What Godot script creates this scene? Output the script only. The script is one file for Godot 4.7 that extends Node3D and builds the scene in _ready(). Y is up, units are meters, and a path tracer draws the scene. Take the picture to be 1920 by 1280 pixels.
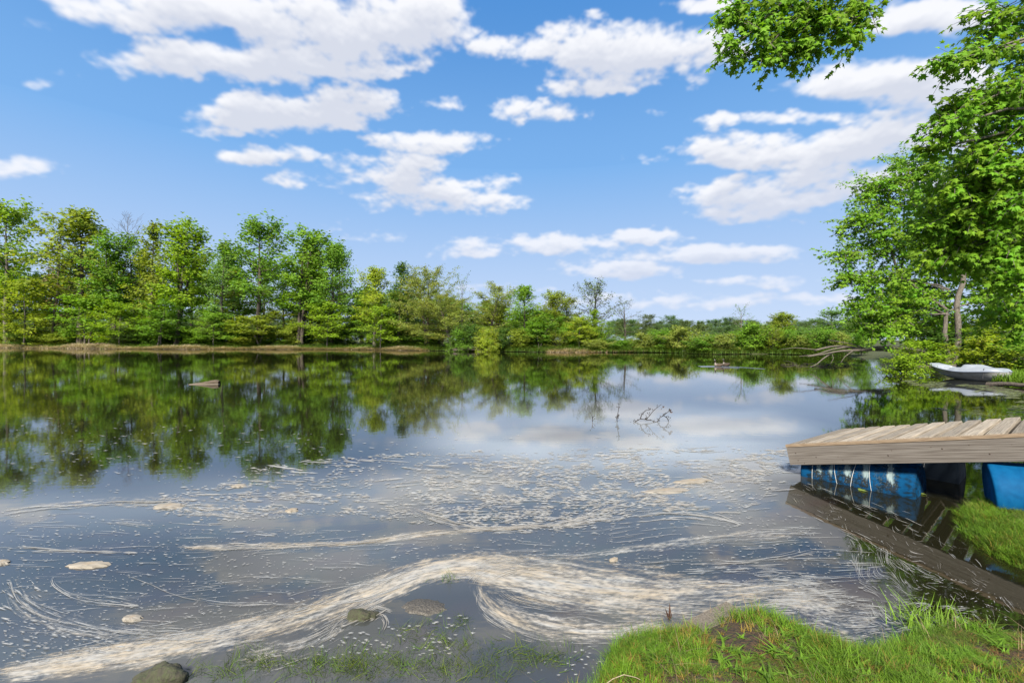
extends Node3D

# A pond in late spring: camera 1.65 m above the water, level. Coordinates: x right, y up, -z away.
const F := 853.0            # focal length in pixels of the 1920-wide photograph
const CX := 960.0
const HZ := 637.0           # row of the horizon
const EYE := 1.65

# ---------------------------------------------------------------- geometry helper
class Geo:
	var v := PackedVector3Array()
	var n := PackedVector3Array()
	var c := PackedColorArray()
	var ix := PackedInt32Array()

	func tube(pts: Array, rad: Array, sides: int, col := Color.WHITE, caps := false) -> void:
		var first := v.size()
		var m := pts.size()
		var up := Vector3(0.31, 0.2, 0.93).normalized()
		for i in m:
			var d: Vector3 = (pts[mini(i + 1, m - 1)] - pts[maxi(i - 1, 0)])
			if d.length() < 1e-6:
				d = Vector3.UP
			d = d.normalized()
			if absf(d.dot(up)) > 0.95:
				up = Vector3(0.9, 0.1, -0.3).normalized()
			var a := (up - d * d.dot(up)).normalized()
			up = a
			var b := d.cross(a)
			for k in sides:
				var t := TAU * k / sides
				var o := a * cos(t) + b * sin(t)
				v.append(pts[i] + o * rad[i])
				n.append(o)
				c.append(col)
		for i in m - 1:
			for k in sides:
				var p := first + i * sides + k
				var q := first + i * sides + (k + 1) % sides
				ix.append_array([p, p + sides, q, q, p + sides, q + sides])
		if caps:
			for e in [0, m - 1]:
				var f := v.size()
				var nn: Vector3 = ((pts[1] - pts[0]) * -1.0 if e == 0 else pts[m - 1] - pts[m - 2]).normalized()
				for k in sides:
					v.append(v[first + e * sides + k]); n.append(nn); c.append(col)
				for k in range(1, sides - 1):
					ix.append_array([f, f + k, f + k + 1])

	# a leaf or leaf spray: a diamond folded along its midrib
	func leaf(p: Vector3, d: Vector3, s: Vector3, size: float, wide: float, fold: Vector3, col: Color) -> void:
		var f := v.size()
		v.append(p); v.append(p + d * (size * 0.5) + s * (size * wide) + fold); v.append(p + d * size); v.append(p + d * (size * 0.45) - s * (size * wide) + fold)
		for i in 4:
			c.append(col)
		ix.append_array([f, f + 1, f + 2, f, f + 2, f + 3])

	func quad(a: Vector3, b: Vector3, cc: Vector3, d: Vector3, nn: Vector3, col := Color.WHITE) -> void:
		var f := v.size()
		for p in [a, b, cc, d]:
			v.append(p); n.append(nn); c.append(col)
		ix.append_array([f, f + 1, f + 2, f, f + 2, f + 3])

	# box with chamfered long edges, axes given
	func box(o: Vector3, ax: Vector3, ay: Vector3, az: Vector3, ch := 0.006) -> void:
		# o centre; ax, ay, az half extents; the section across ax is an octagon
		var x := ax
		var hy := ay.length()
		var hz := az.length()
		var y := ay / hy
		var z := az / hz
		var prof := [Vector2(hy, hz - ch), Vector2(hy - ch, hz), Vector2(-hy + ch, hz), Vector2(-hy, hz - ch), Vector2(-hy, -hz + ch), Vector2(-hy + ch, -hz), Vector2(hy - ch, -hz), Vector2(hy, -hz + ch)]
		for k in 8:
			var p: Vector2 = prof[k]
			var q: Vector2 = prof[(k + 1) % 8]
			var pm := (p + q) * 0.5
			var e := q - p
			var nn2 := Vector2(e.y, -e.x)
			if nn2.dot(pm) < 0:
				nn2 = -nn2
			var nn := (y * nn2.x + z * nn2.y).normalized()
			quad(o - x + y * p.x + z * p.y, o - x + y * q.x + z * q.y, o + x + y * q.x + z * q.y, o + x + y * p.x + z * p.y, nn)
		for s in [-1.0, 1.0]:
			var f := v.size()
			for k in 8:
				var p: Vector2 = prof[k]
				v.append(o + x * s + y * p.x + z * p.y); n.append((x * s).normalized()); c.append(Color.WHITE)
			for k in range(1, 7):
				ix.append_array([f, f + k, f + k + 1])

	# rows of points joined into a sheet, normals from the sheet
	func sheet(rows: Array, wrap := false, col := Color.WHITE) -> void:
		var f := v.size()
		var m := rows.size()
		var k: int = rows[0].size()
		for i in m:
			for j in k:
				var jm := (j - 1 + k) % k if wrap else maxi(j - 1, 0)
				var jp := (j + 1) % k if wrap else mini(j + 1, k - 1)
				var du: Vector3 = rows[i][jp] - rows[i][jm]
				var dv: Vector3 = rows[mini(i + 1, m - 1)][j] - rows[maxi(i - 1, 0)][j]
				var nn := du.cross(dv)
				v.append(rows[i][j]); n.append(nn.normalized() if nn.length() > 1e-9 else Vector3.UP); c.append(col)
		for i in m - 1:
			for j in (k if wrap else k - 1):
				var p := f + i * k + j
				var q := f + i * k + (j + 1) % k
				ix.append_array([p, q, p + k, q, q + k, p + k])

	func mesh(flat := false) -> ArrayMesh:
		var a := []
		a.resize(Mesh.ARRAY_MAX)
		a[Mesh.ARRAY_VERTEX] = v
		if not flat and n.size() == v.size():
			# faces wound to agree with their normals
			for k in range(0, ix.size(), 3):
				var i0 := ix[k]
				var i1 := ix[k + 1]
				var i2 := ix[k + 2]
				if (v[i1] - v[i0]).cross(v[i2] - v[i0]).dot(n[i0] + n[i1] + n[i2]) > 0.0:
					ix[k + 1] = i2
					ix[k + 2] = i1
			a[Mesh.ARRAY_NORMAL] = n
		a[Mesh.ARRAY_COLOR] = c
		a[Mesh.ARRAY_INDEX] = ix
		var m := ArrayMesh.new()
		m.add_surface_from_arrays(Mesh.PRIMITIVE_TRIANGLES, a)
		return m

# ---------------------------------------------------------------- naming helpers
func numbered(called: String) -> String:
	if not has_node(NodePath(called)):
		return called
	var k := 1
	while has_node(NodePath("%s_%03d" % [called, k])):
		k += 1
	return "%s_%03d" % [called, k]

func tag(o: Node3D, label: String, category := "", group := "", kind := "") -> Node3D:
	o.set_meta("label", label)
	if category: o.set_meta("category", category)
	if group: o.set_meta("group", group)
	if kind: o.set_meta("kind", kind)
	return o

func thing(called: String, at: Vector3, label: String, category: String, group := "", turn := 0.0) -> Node3D:
	var o := Node3D.new()
	o.name = numbered(called)
	add_child(o)
	o.position = at
	o.rotation.y = turn
	return tag(o, label, category, group)

func part(called: String, m: Mesh, mat: Material, parent: Node3D) -> MeshInstance3D:
	var o := MeshInstance3D.new()
	var nm := called
	var k := 1
	if parent.has_node(NodePath(nm)):
		while parent.has_node(NodePath("%s_%03d" % [called, k])):
			k += 1
		nm = "%s_%03d" % [called, k]
	o.name = nm
	o.mesh = m
	o.material_override = mat
	parent.add_child(o)
	return o

func solo(called: String, m: Mesh, mat: Material) -> MeshInstance3D:
	var o := MeshInstance3D.new()
	o.name = numbered(called)
	o.mesh = m
	o.material_override = mat
	add_child(o)
	return o

func scatter(called: String, m: Mesh, mat: Material, where: Array, tint: PackedColorArray, parent: Node3D = null) -> MultiMeshInstance3D:
	var mm := MultiMesh.new()
	mm.transform_format = MultiMesh.TRANSFORM_3D
	mm.use_colors = true
	mm.mesh = m
	mm.instance_count = where.size()
	for i in where.size():
		mm.set_instance_transform(i, where[i])
		mm.set_instance_color(i, tint[i])
	var o := MultiMeshInstance3D.new()
	o.multimesh = mm
	o.material_override = mat
	o.set_meta("kind", "stuff")
	if parent:
		o.name = called
		parent.add_child(o)
	else:
		o.name = numbered(called)
		add_child(o)
	return o

# ---------------------------------------------------------------- where things stand
func on_water(px: float, py: float, y := 0.0) -> Vector3:
	var d := EYE * F / maxf(py - HZ, 0.5)
	return Vector3((px - CX) / F * d, y, -d)

func at(px: float, py: float, d: float) -> Vector3:
	return Vector3((px - CX) / F * d, EYE - (py - HZ) / F * d, -d)

const SHORE_ROWS := [[-700, 650.5], [-300, 651], [0, 652], [250, 654.5], [500, 655], [660, 655.5], [800, 657.5], [940, 659], [1030, 660.5], [1250, 661], [1340, 664.5], [1430, 663.5], [1500, 665], [1590, 668], [1660, 676], [1700, 692]]

func shore_row(px: float) -> float:
	for i in SHORE_ROWS.size() - 1:
		if px < SHORE_ROWS[i + 1][0]:
			return lerpf(SHORE_ROWS[i][1], SHORE_ROWS[i + 1][1], clampf((px - SHORE_ROWS[i][0]) / (SHORE_ROWS[i + 1][0] - SHORE_ROWS[i][0]), 0.0, 1.0))
	return 692.0

var shore := PackedVector2Array()
var rough := FastNoiseLite.new()

func outline() -> void:
	for p in [[-700, 650.5], [-300, 651], [0, 652], [250, 654.5], [500, 655], [660, 655.5], [800, 657.5], [940, 659], [1030, 660.5], [1250, 661], [1340, 664.5], [1430, 663.5], [1500, 665], [1590, 668], [1660, 676], [1700, 692], [1745, 703], [1900, 721], [1990, 733]]:
		var w := on_water(p[0], p[1])
		shore.append(Vector2(w.x, w.z))
	for p in [[13.5, -11], [9.2, -7.6], [6.9, -5.4], [5.3, -4.65]]:
		shore.append(Vector2(p[0], p[1]))
	for p in [[1890, 940], [1830, 950], [1795, 962], [1803, 995], [1840, 1030], [1900, 1062], [1990, 1095], [2010, 1150], [1925, 1196], [1850, 1186], [1765, 1184], [1700, 1194], [1640, 1226], [1590, 1226], [1540, 1206], [1490, 1180], [1440, 1158], [1375, 1146], [1300, 1182], [1215, 1196], [1150, 1206], [1128, 1240], [1112, 1300], [950, 1335], [600, 1330], [200, 1345], [-200, 1420]]:
		var w := on_water(p[0], p[1])
		shore.append(Vector2(w.x, w.z))
	for p in [[-5.0, -1.2], [-12.0, 0.0], [-40.0, 4.0], [-170.0, 10.0], [-170.0, -80.0]]:
		shore.append(Vector2(p[0], p[1]))

# metres to the shoreline, positive on land
func shore_distance(x: float, z: float) -> float:
	var p := Vector2(x, z)
	var best := 1e12
	var inside := false
	var m := shore.size()
	var b := shore[m - 1]
	for i in m:
		var a := shore[i]
		var e := b - a
		var w := p - a
		var t := clampf(w.dot(e) / e.length_squared(), 0.0, 1.0)
		best = minf(best, (w - e * t).length_squared())
		if (a.y > z) != (b.y > z) and x < (b.x - a.x) * (z - a.y) / (b.y - a.y) + a.x:
			inside = not inside
		b = a
	return -sqrt(best) if inside else sqrt(best)

func height(x: float, z: float) -> float:
	var s := shore_distance(x, z)
	if s < 0.0:
		return maxf(-0.9, -0.05 + s * 0.5)
	var h := -0.05 + 0.15 * (1.0 - exp(-s / 0.09)) + minf(s * 0.035, 0.8)
	h += rough.get_noise_2d(x * 3.0, z * 3.0) * 0.035 * minf(s * 4.0, 1.0)
	if s > 3.0:
		h += rough.get_noise_2d(x * 0.2, z * 0.2) * minf((s - 3.0) * 0.04, 0.4)
	return h

# ---------------------------------------------------------------- materials
func plain(c: Color, rough_ := 0.9, vertex := false) -> StandardMaterial3D:
	var m := StandardMaterial3D.new()
	m.albedo_color = c.linear_to_srgb()
	m.roughness = rough_
	m.vertex_color_use_as_albedo = vertex
	return m

func leafy(c: Color, through := 1.0) -> StandardMaterial3D:
	var m := plain(c, 0.62, true)
	m.metallic_specular = 0.35
	m.backlight_enabled = true
	m.backlight = Color(through, through, through * 0.6)
	return m

func noise_texture(freq: float, octaves: int, seed_: int, ramp: Array, size := 512, kind := FastNoiseLite.TYPE_SIMPLEX_SMOOTH) -> NoiseTexture2D:
	var f := FastNoiseLite.new()
	f.noise_type = kind
	f.frequency = freq
	f.fractal_octaves = octaves
	f.seed = seed_
	var t := NoiseTexture2D.new()
	t.width = size
	t.height = size
	t.seamless = true
	t.noise = f
	if ramp.size():
		var g := Gradient.new()
		g.offsets = PackedFloat32Array(ramp.map(func(r): return r[0]))
		g.colors = PackedColorArray(ramp.map(func(r): return (r[1] as Color).linear_to_srgb()))
		t.color_ramp = g
	return t

func textured(ramp: Array, freq: float, scale_: Vector3, seed_: int, rough_ := 0.9, relief := 0.0, world := false, octaves := 5) -> StandardMaterial3D:
	var m := StandardMaterial3D.new()
	m.albedo_texture = noise_texture(freq, octaves, seed_, ramp)
	m.uv1_triplanar = true
	m.uv1_world_triplanar = world
	m.uv1_scale = scale_
	m.roughness = rough_
	if relief > 0.0:
		m.heightmap_enabled = true
		m.heightmap_scale = relief
		m.heightmap_texture = noise_texture(freq, octaves, seed_, [])
	return m

# ---------------------------------------------------------------- sky
var sky_w := 2880
var sky_h := 1440
var sky_rows := 720
var env_: PackedFloat32Array
var dens: PackedFloat32Array
var light_: PackedFloat32Array
var shade_: PackedFloat32Array
var cloud_noise := FastNoiseLite.new()
var cloud_fine := FastNoiseLite.new()
var cloud_wide := FastNoiseLite.new()
# clouds: centre and half sizes in degrees of a picture plane, thickness
var blobs := [
	[400, 20, 330, 55, 1.0], [640, 55, 240, 85, 1.1], [330, 112, 165, 44, 0.95], [540, 122, 190, 48, 0.95], [690, 130, 85, 22, 0.6], [800, 20, 80, 60, 0.85],
	[540, 218, 205, 40, 1.0], [655, 195, 85, 42, 1.0], [390, 248, 80, 16, 0.7], [480, 195, 90, 30, 0.8],
	[810, 266, 125, 26, 0.7], [500, 292, 95, 22, 0.8], [540, 332, 55, 20, 0.6], [730, 325, 130, 40, 0.75], [820, 372, 165, 34, 0.85], [905, 348, 85, 22, 0.7], [655, 310, 60, 40, 0.5],
	[30, 314, 75, 22, 0.8], [80, 158, 28, 14, 0.35], [120, 140, 24, 10, 0.3],
	[922, 88, 52, 28, 0.8], [1030, 95, 120, 26, 0.8], [1170, 105, 185, 70, 1.1], [1110, 165, 90, 26, 0.8], [1310, 95, 95, 45, 0.9],
	[955, 208, 52, 28, 0.8], [1045, 208, 62, 24, 0.75], [1115, 28, 24, 12, 0.5], [1310, 14, 80, 18, 0.7],
	[1760, 35, 150, 40, 1.0], [1680, 50, 60, 24, 0.8], [1650, 160, 170, 50, 1.1], [1500, 222, 115, 18, 0.85], [1345, 227, 44, 20, 0.7], [1780, 170, 120, 70, 1.0],
	[1440, 288, 205, 38, 1.0], [1600, 275, 150, 42, 1.0], [1730, 250, 130, 60, 1.0], [1450, 365, 180, 42, 0.95], [1580, 340, 150, 40, 0.9], [1390, 405, 115, 24, 0.7], [1700, 330, 120, 50, 0.8],
	[990, 458, 150, 22, 0.75], [1220, 446, 100, 19, 0.85], [1120, 455, 80, 16, 0.5], [1160, 506, 135, 20, 0.75], [1310, 478, 170, 22, 0.8], [1430, 470, 80, 14, 0.65], [880, 470, 90, 14, 0.55],
	[1440, 530, 110, 14, 0.6], [1190, 296, 40, 9, 0.3], [1245, 212, 25, 7, 0.25], [640, 430, 30, 10, 0.15], [830, 200, 60, 14, 0.25], [480, 165, 30, 10, 0.4], [1250, 565, 260, 16, 0.5], [1500, 560, 120, 12, 0.5], [960, 540, 120, 12, 0.4], [700, 450, 60, 12, 0.35]]

func sky_density(row: int) -> void:
	var el := (row + 0.5) / sky_h * PI          # angle from the zenith
	var y := cos(el)
	var s := sin(el)
	for col in sky_w:
		var az := wrapf((col + 0.5) / sky_w * TAU, -PI, PI)   # 0 straight ahead (-z), growing to the right
		var e := -1.0
		var dz := cos(az) * s
		var out_ := 1.0
		if dz > 0.05:
			var px := CX + F * sin(az) * s / dz
			var py := HZ - F * y / dz
			out_ = clampf(maxf(maxf(-px - 40.0, px - 1900.0), -py - 30.0) / 260.0, 0.0, 1.0)
			if out_ < 1.0:
				var wob := cloud_wide.get_noise_2d(px * 2.2, py * 4.0) * 22.0
				for b in blobs:
					var dx: float = (px + wob - b[0]) / b[2]
					if absf(dx) < 1.6:
						var dy: float = (py + wob * 0.4 - b[1]) / b[3]
						if absf(dy) < 1.6:
							# flatter below, rounder above
							if dy > 0.0:
								dy *= 1.15
							e = maxf(e, (1.0 - dx * dx - dy * dy) * b[4] - (1.0 - b[4]) * 0.25)
		if out_ > 0.0:
			# broken cumulus goes on, laid level, with unseen cover added for fill light
			var k := 1.0 / (y + 0.16)
			var wide := cloud_wide.get_noise_3d(sin(az) * s * k * 150.0, dz * k * 150.0, 40.0) * 1.7 + 0.15
			e = lerpf(e, wide, out_)
		var k2 := 1.0 / (y + 0.22)
		var nx := sin(az) * s * k2
		var nz := cos(az) * s * k2
		var f := cloud_noise.get_noise_3d(az * 330.0, y * 900.0, 0.0) * (1.0 - out_) + cloud_noise.get_noise_3d(nx * 260.0, nz * 260.0, 7.0) * out_
		f += cloud_fine.get_noise_3d(az * 330.0, y * 620.0, 3.0) * 0.30
		env_[row * sky_w + col] = e * 1.0 + f * 1.0 + 0.03

func sky_shade(col: int) -> void:
	var acc := 0.0
	for row in sky_rows:
		var i := row * sky_w + col
		dens[i] = smoothstep(-0.12, 0.74, env_[i])
		acc = acc * 0.965 + clampf(env_[i], 0.0, 1.0) * 0.055
		light_[i] = acc

# light from above: cloud tops bright, what lies under thick cloud greyer, with the relief of the billows
func sky_soften(row: int) -> void:
	var w := sky_w
	var o := row * w
	var n := 14
	var sum := 0.0
	for k in range(-n, n + 1):
		sum += light_[o + (k + w) % w]
	var up := maxi(row - 9, 0) * w
	var up2 := maxi(row - 3, 0) * w
	for col in w:
		var relief := (env_[o + col] - env_[up + col]) * 0.55 + (env_[o + col] - env_[up2 + col]) * 0.5
		shade_[o + col] = clampf(sum / (2 * n + 1) * 1.15 - 0.10 - relief * 0.75 + 0.08, 0.0, 1.0)
		sum += light_[o + (col + n + 1) % w] - light_[o + (col - n + w) % w]

func make_sky() -> Sky:
	cloud_noise.noise_type = FastNoiseLite.TYPE_SIMPLEX_SMOOTH
	cloud_noise.frequency = 0.022
	cloud_noise.fractal_octaves = 5
	cloud_noise.fractal_gain = 0.52
	cloud_noise.seed = 11
	cloud_fine.noise_type = FastNoiseLite.TYPE_SIMPLEX_SMOOTH
	cloud_fine.frequency = 0.11
	cloud_fine.fractal_octaves = 3
	cloud_fine.seed = 5
	cloud_wide.noise_type = FastNoiseLite.TYPE_SIMPLEX_SMOOTH
	cloud_wide.frequency = 0.008
	cloud_wide.fractal_octaves = 3
	cloud_wide.seed = 23
	env_.resize(sky_rows * sky_w)
	dens.resize(sky_rows * sky_w)
	light_.resize(sky_rows * sky_w)
	shade_.resize(sky_rows * sky_w)
	var t := WorkerThreadPool.add_group_task(sky_density, sky_rows)
	WorkerThreadPool.wait_for_group_task_completion(t)
	t = WorkerThreadPool.add_group_task(sky_shade, sky_w)
	WorkerThreadPool.wait_for_group_task_completion(t)
	t = WorkerThreadPool.add_group_task(sky_soften, sky_rows)
	WorkerThreadPool.wait_for_group_task_completion(t)
	var data := PackedFloat32Array()
	data.resize(sky_w * sky_h * 3)
	var out := 0
	for row in sky_h:
		var y := maxf(cos((row + 0.5) / sky_h * PI), 0.0)
		# clear air: deep blue overhead, pale at the horizon
		var air := Vector3(0.082, 0.275, 0.660)
		if y < 0.35:
			air = Vector3(0.205, 0.440, 0.820).lerp(Vector3(0.60, 0.715, 0.915), pow(1.0 - y / 0.35, 1.0))
		elif y < 0.62:
			air = Vector3(0.205, 0.440, 0.820).lerp(air, smoothstep(0.30, 0.66, y) * 1.03)
		var haze := clampf(1.0 - y * 3.2, 0.0, 1.0)
		for col in sky_w:
			var r := air
			if row < sky_rows:
				var i := row * sky_w + col
				var d := dens[i]
				if d > 0.002:
					var sh := shade_[i]
					var white := Vector3(0.93, 0.935, 0.965).lerp(Vector3(0.67, 0.70, 0.79), sh)
					white = white.lerp(Vector3(0.66, 0.71, 0.88), haze * 0.45)
					r = air.lerp(white, d * (0.96 - haze * 0.30))
			data[out] = r.x
			data[out + 1] = r.y
			data[out + 2] = r.z
			out += 3
	var im := Image.create_from_data(sky_w, sky_h, false, Image.FORMAT_RGBF, data.to_byte_array())
	var m := PanoramaSkyMaterial.new()
	m.panorama = ImageTexture.create_from_image(im)
	var sky := Sky.new()
	sky.sky_material = m
	return sky

# ---------------------------------------------------------------- trees
# grows one tree; returns [wood, leaves]. All sizes in metres for the size it is grown at.
func grow(q: Dictionary) -> Array:
	var r := RandomNumberGenerator.new()
	r.seed = q.seed
	var w := Geo.new()
	var l := Geo.new()
	var stems: int = q.get("stems", 1)
	var tall: float = q.h
	var base: float = q.get("base", 0.3)
	var wide: float = q.r
	var n1: int = q.get("n1", 30)
	var n2: int = q.get("n2", 8)
	var nl: int = q.get("nl", 12)
	var size: float = q.get("size", 0.45)
	var slim: float = q.get("slim", 0.3)
	var lo: float = q.get("lo", 0.1)
	var hi: float = q.get("hi", 1.1)
	var bend: float = q.get("bend", 0.15)
	var hang: float = q.get("hang", 0.0)
	var spread: float = q.get("spread", 0.4)
	var thick: float = q.get("thick", tall * 0.011)
	var flat: float = q.get("flat", 0.3)
	var gaps: float = q.get("gaps", 0.0)
	var pw: float = q.get("pw", 0.5)
	var mid: float = q.get("mid", 0.52)
	for st in stems:
		var lean := Vector3(r.randf_range(-1, 1), 0, r.randf_range(-1, 1)) * (0.04 if stems == 1 else 0.16) * tall
		lean += q.get("lean", Vector3.ZERO)
		var foot := Vector3.ZERO if stems == 1 else Vector3(r.randf_range(-1, 1), 0, r.randf_range(-1, 1)) * tall * 0.02
		var ht := tall * (1.0 if st == 0 else r.randf_range(0.78, 0.98))
		var pts := []
		var rad := []
		var wob := Vector3.ZERO
		for i in 12:
			var t := i / 11.0
			wob += Vector3(r.randf_range(-1, 1), 0, r.randf_range(-1, 1)) * tall * 0.006
			pts.append(foot + Vector3(0, ht * 0.95 * t, 0) + lean * pow(t, 1.4) + wob)
			rad.append(thick * (pow(1.0 - t, 0.75) * 0.95 + 0.05) * (1.0 + 0.5 * exp(-t * 30.0)))
		w.tube(pts, rad, 7)
		for i in n1 / stems:
			var tc := (i + r.randf()) / (n1 / stems)
			var t2 := base + (0.99 - base) * tc
			var fi := t2 * 11.0
			var k := mini(int(fi), 10)
			var o: Vector3 = pts[k].lerp(pts[k + 1], fi - k)
			var prof := 0.0
			if tc < mid:
				prof = pow(sin(PI * 0.5 * (0.28 + 0.72 * tc / mid)), pw)
			else:
				prof = pow(cos(PI * 0.5 * (tc - mid) / (1.04 - mid)), pw * 0.9)
			var len := wide * prof * r.randf_range(0.55, 1.2)
			if r.randf() < gaps:
				continue
			var az := i * 2.39996 + r.randf_range(-0.5, 0.5) + st * 1.7
			var el := lerpf(lo, hi, tc) + r.randf_range(-0.35, 0.35)
			var tone := r.randf_range(0.78, 1.18)
			var bp := [o]
			var br := [thick * 0.42 * (1.1 - t2)]
			var p := o
			var e := el
			for s in 5:
				e += bend * 0.2 - hang * 0.25 * s * 0.2
				p = p + Vector3(cos(az) * cos(e), sin(e), sin(az) * cos(e)) * len * 0.2
				az += r.randf_range(-0.16, 0.16)
				bp.append(p)
				br.append(maxf(br[0] * (1.0 - (s + 1) / 5.4), 0.012))
			w.tube(bp, br, 4)
			for j in n2:
				var u := 0.22 + 0.78 * (j + r.randf()) / n2
				var fj := u * 5.0
				var kj := mini(int(fj), 4)
				var o2: Vector3 = bp[kj].lerp(bp[kj + 1], fj - kj)
				var az2 := az + r.randf_range(0.4, 1.3) * (1.0 if j % 2 else -1.0)
				var el2 := e * 0.5 + r.randf_range(-0.35, 0.55) - hang * 0.8
				var len2 := maxf(len * spread * (1.15 - u * 0.6) * r.randf_range(0.6, 1.2), size * 1.3)
				var d2 := Vector3(cos(az2) * cos(el2), sin(el2), sin(az2) * cos(el2))
				var mid2 := o2 + d2 * len2 * 0.55
				var e2 := mid2 + (d2 + Vector3(0, 0.15 - hang * 1.3, 0)).normalized() * len2 * (0.5 + hang * 0.5)
				w.tube([o2, mid2, e2], [br[kj] * 0.5, 0.016, 0.008], 3)
				var tone2 := tone * r.randf_range(0.85, 1.15)
				var yellow := r.randf_range(0.85, 1.2)
				for m in nl:
					var tt := r.randf_range(0.15, 1.05)
					var c := o2.lerp(mid2, tt * 2.0) if tt < 0.5 else mid2.lerp(e2, tt * 2.0 - 1.0)
					var sc := size * r.randf_range(0.6, 1.25)
					c += Vector3(r.randfn(), r.randfn() * 0.85, r.randfn()) * size * (0.78 if hang < 0.15 else 0.6)
					var da := r.randf() * TAU
					var dd := Vector3(cos(da), r.randf_range(-0.7, 0.35) - hang * 2.2, sin(da)).normalized()
					var axis: Vector3 = pts[clampi(int(c.y / ht * 11.0), 0, 11)]
					var outward := Vector3(c.x - axis.x, 0.0, c.z - axis.z).normalized()
					var nn := (outward * 1.0 + Vector3(r.randfn() * 0.55, flat * 2.0 + r.randfn() * 0.5, r.randfn() * 0.55)).normalized()
					var ss := dd.cross(nn).normalized()
					var tn := tone2 * r.randf_range(0.86, 1.14)
					l.leaf(c, dd, ss, sc, slim, nn * sc * 0.1, Color(tn * yellow, tn, tn * 0.9))
	return [w.mesh(), l.mesh(true) if l.v.size() else null]

var kinds := {}
var greens := {}
var barks := {}

func make_kinds() -> void:
	kinds.broad = grow({"seed": 1, "h": 20.0, "r": 5.6, "base": 0.34, "n1": 46, "n2": 9, "nl": 14, "size": 0.46, "gaps": 0.2, "lo": 0.15, "hi": 1.15, "thick": 0.32})
	kinds.round = grow({"seed": 2, "h": 20.0, "r": 6.2, "base": 0.36, "n1": 44, "n2": 10, "nl": 14, "size": 0.46, "gaps": 0.18, "lo": 0.2, "hi": 1.0, "mid": 0.55, "thick": 0.34})
	kinds.forked = grow({"seed": 3, "h": 20.0, "r": 4.6, "base": 0.36, "n1": 54, "n2": 8, "nl": 17, "size": 0.46, "stems": 3, "gaps": 0.18, "lo": 0.35, "hi": 1.2, "mid": 0.6, "thick": 0.26})
	kinds.slender = grow({"seed": 4, "h": 20.0, "r": 3.2, "base": 0.22, "n1": 44, "n2": 7, "nl": 12, "size": 0.4, "gaps": 0.2, "lo": 0.3, "hi": 1.2, "thick": 0.23})
	kinds.layered = grow({"seed": 5, "h": 10.0, "r": 4.0, "base": 0.26, "n1": 30, "n2": 9, "nl": 17, "size": 0.34, "flat": 0.55, "lo": -0.05, "hi": 0.8, "bend": -0.1, "thick": 0.11, "mid": 0.4})
	kinds.layered_two = grow({"seed": 6, "h": 10.0, "r": 3.4, "base": 0.30, "n1": 26, "n2": 9, "nl": 17, "size": 0.34, "flat": 0.55, "lo": 0.0, "hi": 0.9, "bend": -0.05, "stems": 2, "thick": 0.09, "mid": 0.5})
	kinds.willow = grow({"seed": 7, "h": 14.0, "r": 6.6, "base": 0.16, "n1": 52, "n2": 12, "nl": 26, "size": 0.34, "slim": 0.16, "hang": 0.28, "lo": 0.25, "hi": 1.1, "spread": 0.36, "thick": 0.3, "stems": 2, "mid": 0.5})
	kinds.willow_two = grow({"seed": 8, "h": 14.0, "r": 5.6, "base": 0.2, "n1": 46, "n2": 12, "nl": 24, "size": 0.34, "slim": 0.16, "hang": 0.22, "lo": 0.3, "hi": 1.15, "spread": 0.36, "thick": 0.28, "gaps": 0.18, "lean": Vector3(2.4, 0, 0)})
	kinds.weeping = grow({"seed": 9, "h": 5.0, "r": 2.3, "base": 0.14, "n1": 40, "n2": 10, "nl": 26, "size": 0.26, "slim": 0.16, "hang": 0.75, "lo": 0.5, "hi": 1.1, "spread": 0.5, "thick": 0.1, "mid": 0.6})
	kinds.oak = grow({"seed": 10, "h": 14.0, "r": 5.6, "base": 0.24, "n1": 40, "n2": 9, "nl": 6, "size": 0.32, "gaps": 0.06, "lo": 0.05, "hi": 1.1, "bend": 0.3, "thick": 0.3, "mid": 0.5, "pw": 0.6})
	kinds.sparse = grow({"seed": 12, "h": 12.0, "r": 4.0, "base": 0.34, "n1": 20, "n2": 8, "nl": 3, "size": 0.26, "gaps": 0.18, "lo": 0.0, "hi": 0.8, "bend": 0.35, "thick": 0.24, "mid": 0.4})
	kinds.bare = grow({"seed": 13, "h": 20.0, "r": 3.4, "base": 0.42, "n1": 28, "n2": 9, "nl": 0, "lo": 0.3, "hi": 1.1, "thick": 0.17, "spread": 0.5})
	kinds.brown = grow({"seed": 14, "h": 18.0, "r": 2.6, "base": 0.2, "n1": 40, "n2": 8, "nl": 5, "size": 0.32, "gaps": 0.18, "lo": -0.15, "hi": 0.5, "thick": 0.2, "mid": 0.3})
	kinds.shrub = grow({"seed": 15, "h": 4.0, "r": 2.6, "base": 0.06, "n1": 34, "n2": 8, "nl": 16, "size": 0.26, "stems": 5, "lo": 0.3, "hi": 1.2, "thick": 0.05, "mid": 0.45})
	kinds.shrub_two = grow({"seed": 16, "h": 4.0, "r": 3.2, "base": 0.05, "n1": 36, "n2": 8, "nl": 16, "size": 0.25, "stems": 4, "lo": 0.15, "hi": 1.0, "thick": 0.05, "mid": 0.35, "flat": 0.9})
	kinds.twiggy = grow({"seed": 17, "h": 6.0, "r": 2.8, "base": 0.1, "n1": 44, "n2": 8, "nl": 9, "size": 0.2, "stems": 5, "lo": 0.6, "hi": 1.3, "thick": 0.05, "mid": 0.6, "slim": 0.22})
	greens.bright = leafy(Color(0.211, 0.348, 0.018))
	greens.fresh = leafy(Color(0.160, 0.307, 0.024))
	greens.mid = leafy(Color(0.134, 0.274, 0.024))
	greens.deep = leafy(Color(0.074, 0.160, 0.022))
	greens.olive = leafy(Color(0.230, 0.306, 0.033))
	greens.gold = leafy(Color(0.268, 0.360, 0.024))
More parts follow.
